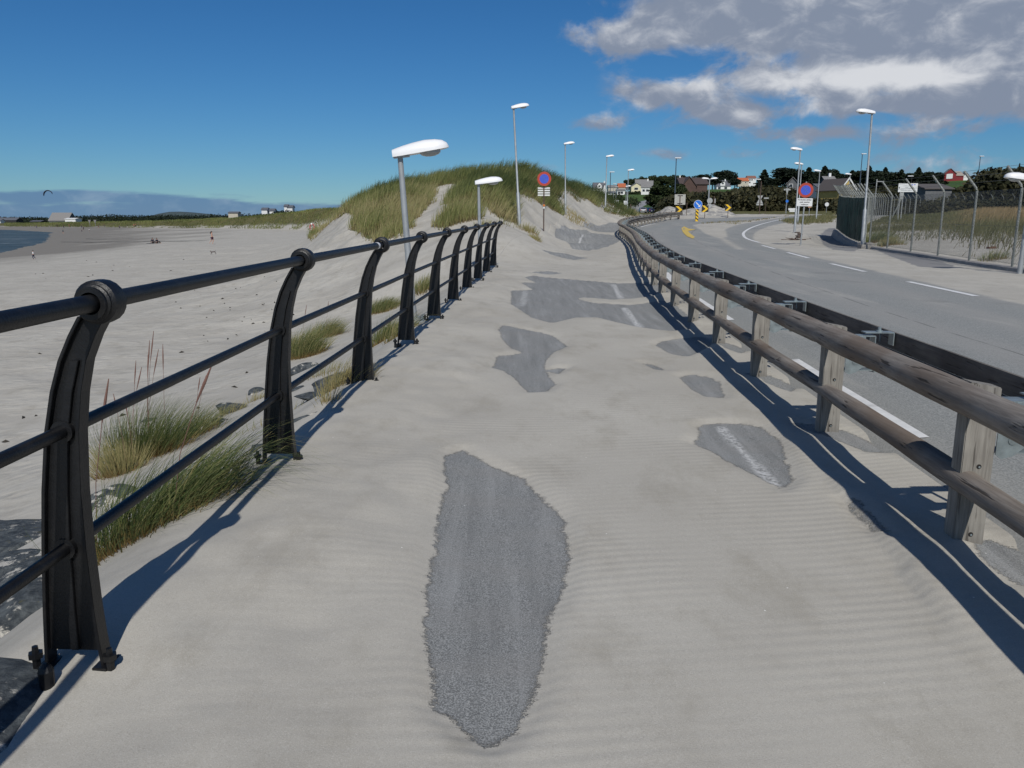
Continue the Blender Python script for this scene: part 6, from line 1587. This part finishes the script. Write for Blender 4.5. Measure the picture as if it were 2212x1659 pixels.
def person(loc, h, rz, label, top=None, bottom=None, hair=(.03, .02, .015), pose='stand', long_hair=False, group=None, skin=None):
    o = empty('person', loc, rz); tag(o, label, 'person', group)
    J = dict(pelvis=(0, 0, .53), waist=(0, 0, .62), chest=(0, 0, .74), neck=(0, 0, .835), chin=(0, -.008, .875), head=(0, -.004, .935))
    J.update(lsh=(.098, 0, .80), rsh=(-.098, 0, .80), lhip=(.052, 0, .50), rhip=(-.052, 0, .50))
    if pose == 'walk':
        J.update(lk=(.055, -.09, .29), la=(.055, .02, .045), lf=(.055, -.07, .015), rk=(-.055, .05, .28), ra=(-.055, .20, .12), rf=(-.055, .19, .05),
                 lel=(.135, .06, .63), lha=(.13, .0, .50), rel=(-.135, -.05, .63), rha=(-.12, -.14, .55))
    elif pose == 'sit':
        D = .40; J = {k: (v[0], v[1], v[2] - D) for k, v in J.items()}
        J.update(lk=(.07, -.25, .22), la=(.07, -.42, .04), lf=(.07, -.50, .03), rk=(-.07, -.27, .19), ra=(-.07, -.45, .04), rf=(-.07, -.53, .03),
                 lel=(.15, -.06, .25), lha=(.10, -.20, .18), rel=(-.15, .10, .22), rha=(-.14, .18, .03))
    else:
        J.update(lk=(.06, -.01, .28), la=(.065, 0, .045), lf=(.07, -.09, .015), rk=(-.06, -.01, .28), ra=(-.065, 0, .045), rf=(-.07, -.09, .015),
                 lel=(.14, .01, .63), lha=(.145, -.03, .48), rel=(-.14, .01, .63), rha=(-.145, -.03, .48))
    E_ = [('pelvis', 'waist'), ('waist', 'chest'), ('chest', 'neck'), ('neck', 'chin'), ('chin', 'head'), ('chest', 'lsh'), ('chest', 'rsh'), ('lsh', 'lel'), ('lel', 'lha'), ('rsh', 'rel'), ('rel', 'rha'),
          ('pelvis', 'lhip'), ('pelvis', 'rhip'), ('lhip', 'lk'), ('lk', 'la'), ('la', 'lf'), ('rhip', 'rk'), ('rk', 'ra'), ('ra', 'rf')]
    RAD = dict(pelvis=(.085, .062), waist=(.07, .055), chest=(.085, .06), neck=.033, chin=.042, head=(.050, .056), lsh=.036, rsh=.036, lhip=.055, rhip=.055, lk=.034, rk=.034, la=.021, ra=.021, lf=.018, rf=.018, lel=.023, rel=.023, lha=.018, rha=.018)
    skin_figure('body', J, E_, RAD, skin or M_skin, o, h)
    def cloth(keys, edges, grow, nm, mat):
        Jc = {k: J[k] for k in keys}; Rc = {k: (tuple(x + grow for x in RAD[k]) if isinstance(RAD[k], tuple) else RAD[k] + grow) for k in keys}
        skin_figure(nm, Jc, edges, Rc, mat, o, h)
    mid = lambda a, b, t: tuple(J[a][i] * (1 - t) + J[b][i] * t for i in range(3))
    J['lmid'] = mid('lhip', 'lk', .75); J['rmid'] = mid('rhip', 'rk', .75); RAD['lmid'] = RAD['rmid'] = .042
    if bottom:
        c, kind = bottom
        if kind == 'shorts': cloth(['pelvis', 'lhip', 'rhip', 'lmid', 'rmid'], [('pelvis', 'lhip'), ('pelvis', 'rhip'), ('lhip', 'lmid'), ('rhip', 'rmid')], .012, 'shorts', c)
        else: cloth(['pelvis', 'lhip', 'rhip', 'lk', 'rk', 'la', 'ra'], [('pelvis', 'lhip'), ('pelvis', 'rhip'), ('lhip', 'lk'), ('rhip', 'rk'), ('lk', 'la'), ('rk', 'ra')], .010, 'trousers', c)
    if top: cloth(['waist', 'chest', 'lsh', 'rsh', 'lel', 'rel', 'pelvis'], [('waist', 'chest'), ('pelvis', 'waist'), ('chest', 'lsh'), ('chest', 'rsh'), ('lsh', 'lel'), ('rsh', 'rel')], .010, 'shirt', top)
    hm_ = paint('hair_%02d' % int(hair[0] * 100), hair, .6); hx, hy, hz = J['head']; m = MB(); m.ball((hx * h, (hy + .012) * h, (hz + .012) * h), .060 * h, 6, (.95, 1.05, 1.0))
    if long_hair: m.tube([(hx * h, (hy + .05) * h, (hz + .0) * h), (hx * h, (hy + .10) * h, (hz - .07) * h), (hx * h, (hy + .10) * h, (hz - .16) * h)], [.045 * h, .034 * h, .014 * h], 8)
    m.build('hair', hm_, o, smooth=True)
    return o
C_navy = paint('navy_cloth', (.015, .016, .035), .8); C_white = paint('white_cloth', (.72, .72, .74), .8); C_plum = paint('plum_patterned_cloth', (.09, .035, .06), .8, 0, .6, 30)
C_jean = paint('dark_jeans', (.03, .035, .07), .8); C_red = paint('coral_cloth', (.42, .10, .08), .8); C_teal = paint('teal_cloth', (.03, .10, .12), .8); C_blk = paint('black_cloth', (.015, .015, .018), .8)
q = cast(459, 527.5); person((q.x, q.y, q.z), 1.68 * (q.y / 108), R(-100) + R(200), 'long-haired person in plum shorts walking across the beach above the dog', None, (C_plum, 'shorts'), (.035, .018, .014), 'walk', True)
q = cast(73, 561); person((q.x, q.y, q.z), 19.0 / 1736 * q.y * 1.02, R(-70), 'child in a white shirt and dark trousers at the water edge', C_white, (C_jean, 'trousers'), (.02, .015, .012), 'walk')
q = cast(330, 526); person((q.x, q.y, q.z), 1.75, R(60), 'seated person in dark clothes, the left one of the pair on the sand', C_navy, (C_blk, 'trousers'), (.02, .015, .012), 'sit', group='pair sitting on the sand')
person((q.x + .75, q.y + .1, q.z), 1.7, R(75), 'seated person in dark clothes with legs stretched right, the right one of the pair', C_navy, (C_blk, 'trousers'), (.02, .018, .012), 'sit', group='pair sitting on the sand')
bl = MB(); bl.box((0, 0, .02), (3.0, 1.0, .03)); oo = bl.build('beach_blanket', C_navy, None, bevel=.01); oo.location = (q.x + .5, q.y - .1, q.z + .01); tag(oo, 'dark blanket under the pair sitting on the sand', 'blanket')
far_people = [(136.6, 593 - 0, C_teal, 'bather wading at the wet shore edge, nearest the water of the far group'), (180.5, 585, C_jean, 'stooping person in black with a small child among the far beachgoers'), (176, 580.5, C_navy, 'person in navy behind the stooping one on the far beach'),
              (213, 581.5, C_plum, 'walker left of the round stone on the far beach'), (225.5, 576, C_blk, 'dark figure at the foot of the far grass ridge'), (258.5, 582.5, C_jean, 'lone walker in dark clothes right of the others on the far beach'),
              (289.5, 579.5, C_red, 'first of three bathers in pinkish clothes by the grass ridge'), (293.5, 578, C_red, 'middle one of the three bathers by the grass ridge'), (299, 578, C_plum, 'last of the three bathers by the grass ridge'),
              (193, 588.5, C_white, 'tiny child nearest the camera in the far beach group'), (177, 589.5, C_blk, 'small child standing below the stooping person'), (138, 581, C_blk, 'dark figure just above the wading bather'),
              (150, 580, C_red, 'bather sitting right of the dark figure by the shore'), (124, 578.5, C_blk, 'figure on the pale strip at the far end of the bay'), (79.5, 581, C_jean, 'tiny figure on the far sand spit near the left edge')]
for i, (u, v, c, lab) in enumerate(far_people):
    vv = v - 88.0 if v > 560 else v
    q = cast(u, max(490.5, vv)); hh = 1.7 if i not in (9, 10) else 1.1
    person((q.x, q.y, q.z), hh * 1.0, R(37 * i % 360), lab, c, (C_blk if i % 2 else C_jean, 'trousers' if i % 3 else 'shorts'), (.03, .02, .015), 'walk' if i % 2 else 'stand', group='people far down the beach')
q = at(1362, 460.5, 232); z = Hs(q.x, 232)
cy = empty('bicycle', (q.x, 232, z)); tag(cy, 'bicycle seen head-on under the rider on the grey lane', 'bicycle')
for yy in (-.52, .52):
    m = MB(); n_ = 20; m.tube([(0, yy + .33 * math.cos(2 * math.pi * k / n_), .34 + .33 * math.sin(2 * math.pi * k / n_)) for k in range(n_ + 1)], .022, 6, cap=False); m.build('wheel', M_text, cy)
m = MB(); m.tube([(0, -.52, .34), (0, -.42, .95), (0, .15, .9), (0, .05, .3), (0, -.40, .80)], .018, 6); m.tube([(0, .52, .34), (0, .05, .3), (0, .15, .9), (0, .52, .34)], .014, 6); m.build('frame', M_signred, cy)
m = MB(); m.tube([(-.3, -.45, 1.02), (.3, -.45, 1.02)], .015, 6); m.build('handlebar', M_text, cy); m = MB(); m.ball((0, .17, .95), .10, 5, (.7, 1.3, .4)); m.build('saddle', M_text, cy)
person((q.x, 232.05, z + .20), 1.72, 0, 'rider in dark clothes cycling towards the camera on the grey lane', C_blk, (C_jean, 'trousers'), (.02, .02, .02), 'walk')
# dog
q = cast(461, 549.5); dl = 11.5 / 1736 * q.y
dg_o = empty('dog', (q.x, q.y, q.z), R(20)); tag(dg_o, 'small grey-brown dog bounding on the sand below the walking person', 'dog'); s_ = dl / 1.0
J = dict(chest=(-.30, 0, .42), belly=(0, 0, .47), rump=(.30, 0, .50), neck=(-.40, 0, .52), head=(-.47, 0, .60), muz=(-.58, 0, .54), t1=(.38, 0, .62), t2=(.42, 0, .80),
         fl=(-.34, .07, .22), fl2=(-.46, .07, .06), fl3=(-.50, .07, .02), fr=(-.30, -.07, .22), fr2=(-.38, -.07, .05), fr3=(-.42, -.07, .02),
         hl=(.34, .08, .34), hl2=(.44, .08, .20), hl3=(.50, .08, .04), hr=(.30, -.08, .33), hr2=(.40, -.08, .17), hr3=(.42, -.08, .03), e1=(-.44, .05, .68), e2=(-.44, -.05, .68))
E_ = [('chest', 'belly'), ('belly', 'rump'), ('chest', 'neck'), ('neck', 'head'), ('head', 'muz'), ('rump', 't1'), ('t1', 't2'), ('chest', 'fl'), ('fl', 'fl2'), ('fl2', 'fl3'), ('chest', 'fr'), ('fr', 'fr2'), ('fr2', 'fr3'),
      ('rump', 'hl'), ('hl', 'hl2'), ('hl2', 'hl3'), ('rump', 'hr'), ('hr', 'hr2'), ('hr2', 'hr3'), ('head', 'e1'), ('head', 'e2')]
RAD = {k: .028 for k in J}; RAD.update(chest=.115, belly=.09, rump=.10, neck=.07, head=.065, muz=.032, hl=.05, hr=.05, fl=.035, fr=.035, t1=.025, t2=.015, e1=.015, e2=.015)
skin_figure('body', J, E_, RAD, paint('grey_brown_fur', (.10, .085, .08), .85, 0, .6, 10), dg_o, s_)
# rescue ring
q = at(675, 506, 78); z = Hs(q.x, 78); o = empty('rescue_ring_stand', (q.x, 78, z)); hh = max(1.2, at(674, 497, 78).z - z); tag(o, 'orange and white lifebuoy on a grey post at the left foot of the dune', 'lifebuoy stand')
m = MB(); m.cyl((.03, .02, -.4), (.03, .02, hh), .035, 8); m.build('post', M_signgrey, o)
m = MB(); n_ = 24; m.tube([(.20 * math.cos(2 * math.pi * k / n_), -.04, hh - .32 + .30 * math.sin(2 * math.pi * k / n_)) for k in range(n_ + 1)], .062, 8, cap=False); rg_ = m.build('ring', C_red, o, smooth=True)
m = MB(); m.ball((-.03, -.05, hh - .02), .095, 6, (1.1, .7, 1)); m.ball((-.10, -.05, hh - .58), .085, 6, (1.1, .7, 1)); m.build('white_band', M_whitehouse, rg_, smooth=True)
# kite over the bay
q = at(103, 416, 400); m = MB(); n_ = 22; Rk = 3.4 / 1.0; vs = []; fs = []
pts_ = []
for k in range(n_ + 1):
    t = R(-15 + 195 * k / n_); pts_.append((1.02 * Rk * .62 * math.cos(t), .0, .72 * Rk * .8 * math.sin(t)))
m.tube(pts_, [.05 + .20 * math.sin(math.pi * k / n_) ** .6 for k in range(n_ + 1)], 8); 
kt = m.build('leading_edge', C_navy, None, smooth=True)
ro = empty('kite', (q.x, 400, q.z - 1), 0, 0, R(-18)); tag(ro, 'dark arched surf kite flying over the low cloud bank on the left', 'kite'); kt.parent = ro
m = MB(); vs = [(x, 0, z) for x, _, z in pts_] + [(x * .97, 1.1 * math.sin(math.pi * k / n_) ** .5, z * .97) for k, (x, _, z) in enumerate(pts_)]
m.add(vs, [(k, k + 1, n_ + 2 + k, n_ + 1 + k) for k in range(n_)]); m.build('canopy', C_navy, ro)
print('objects', len(bpy.data.objects))
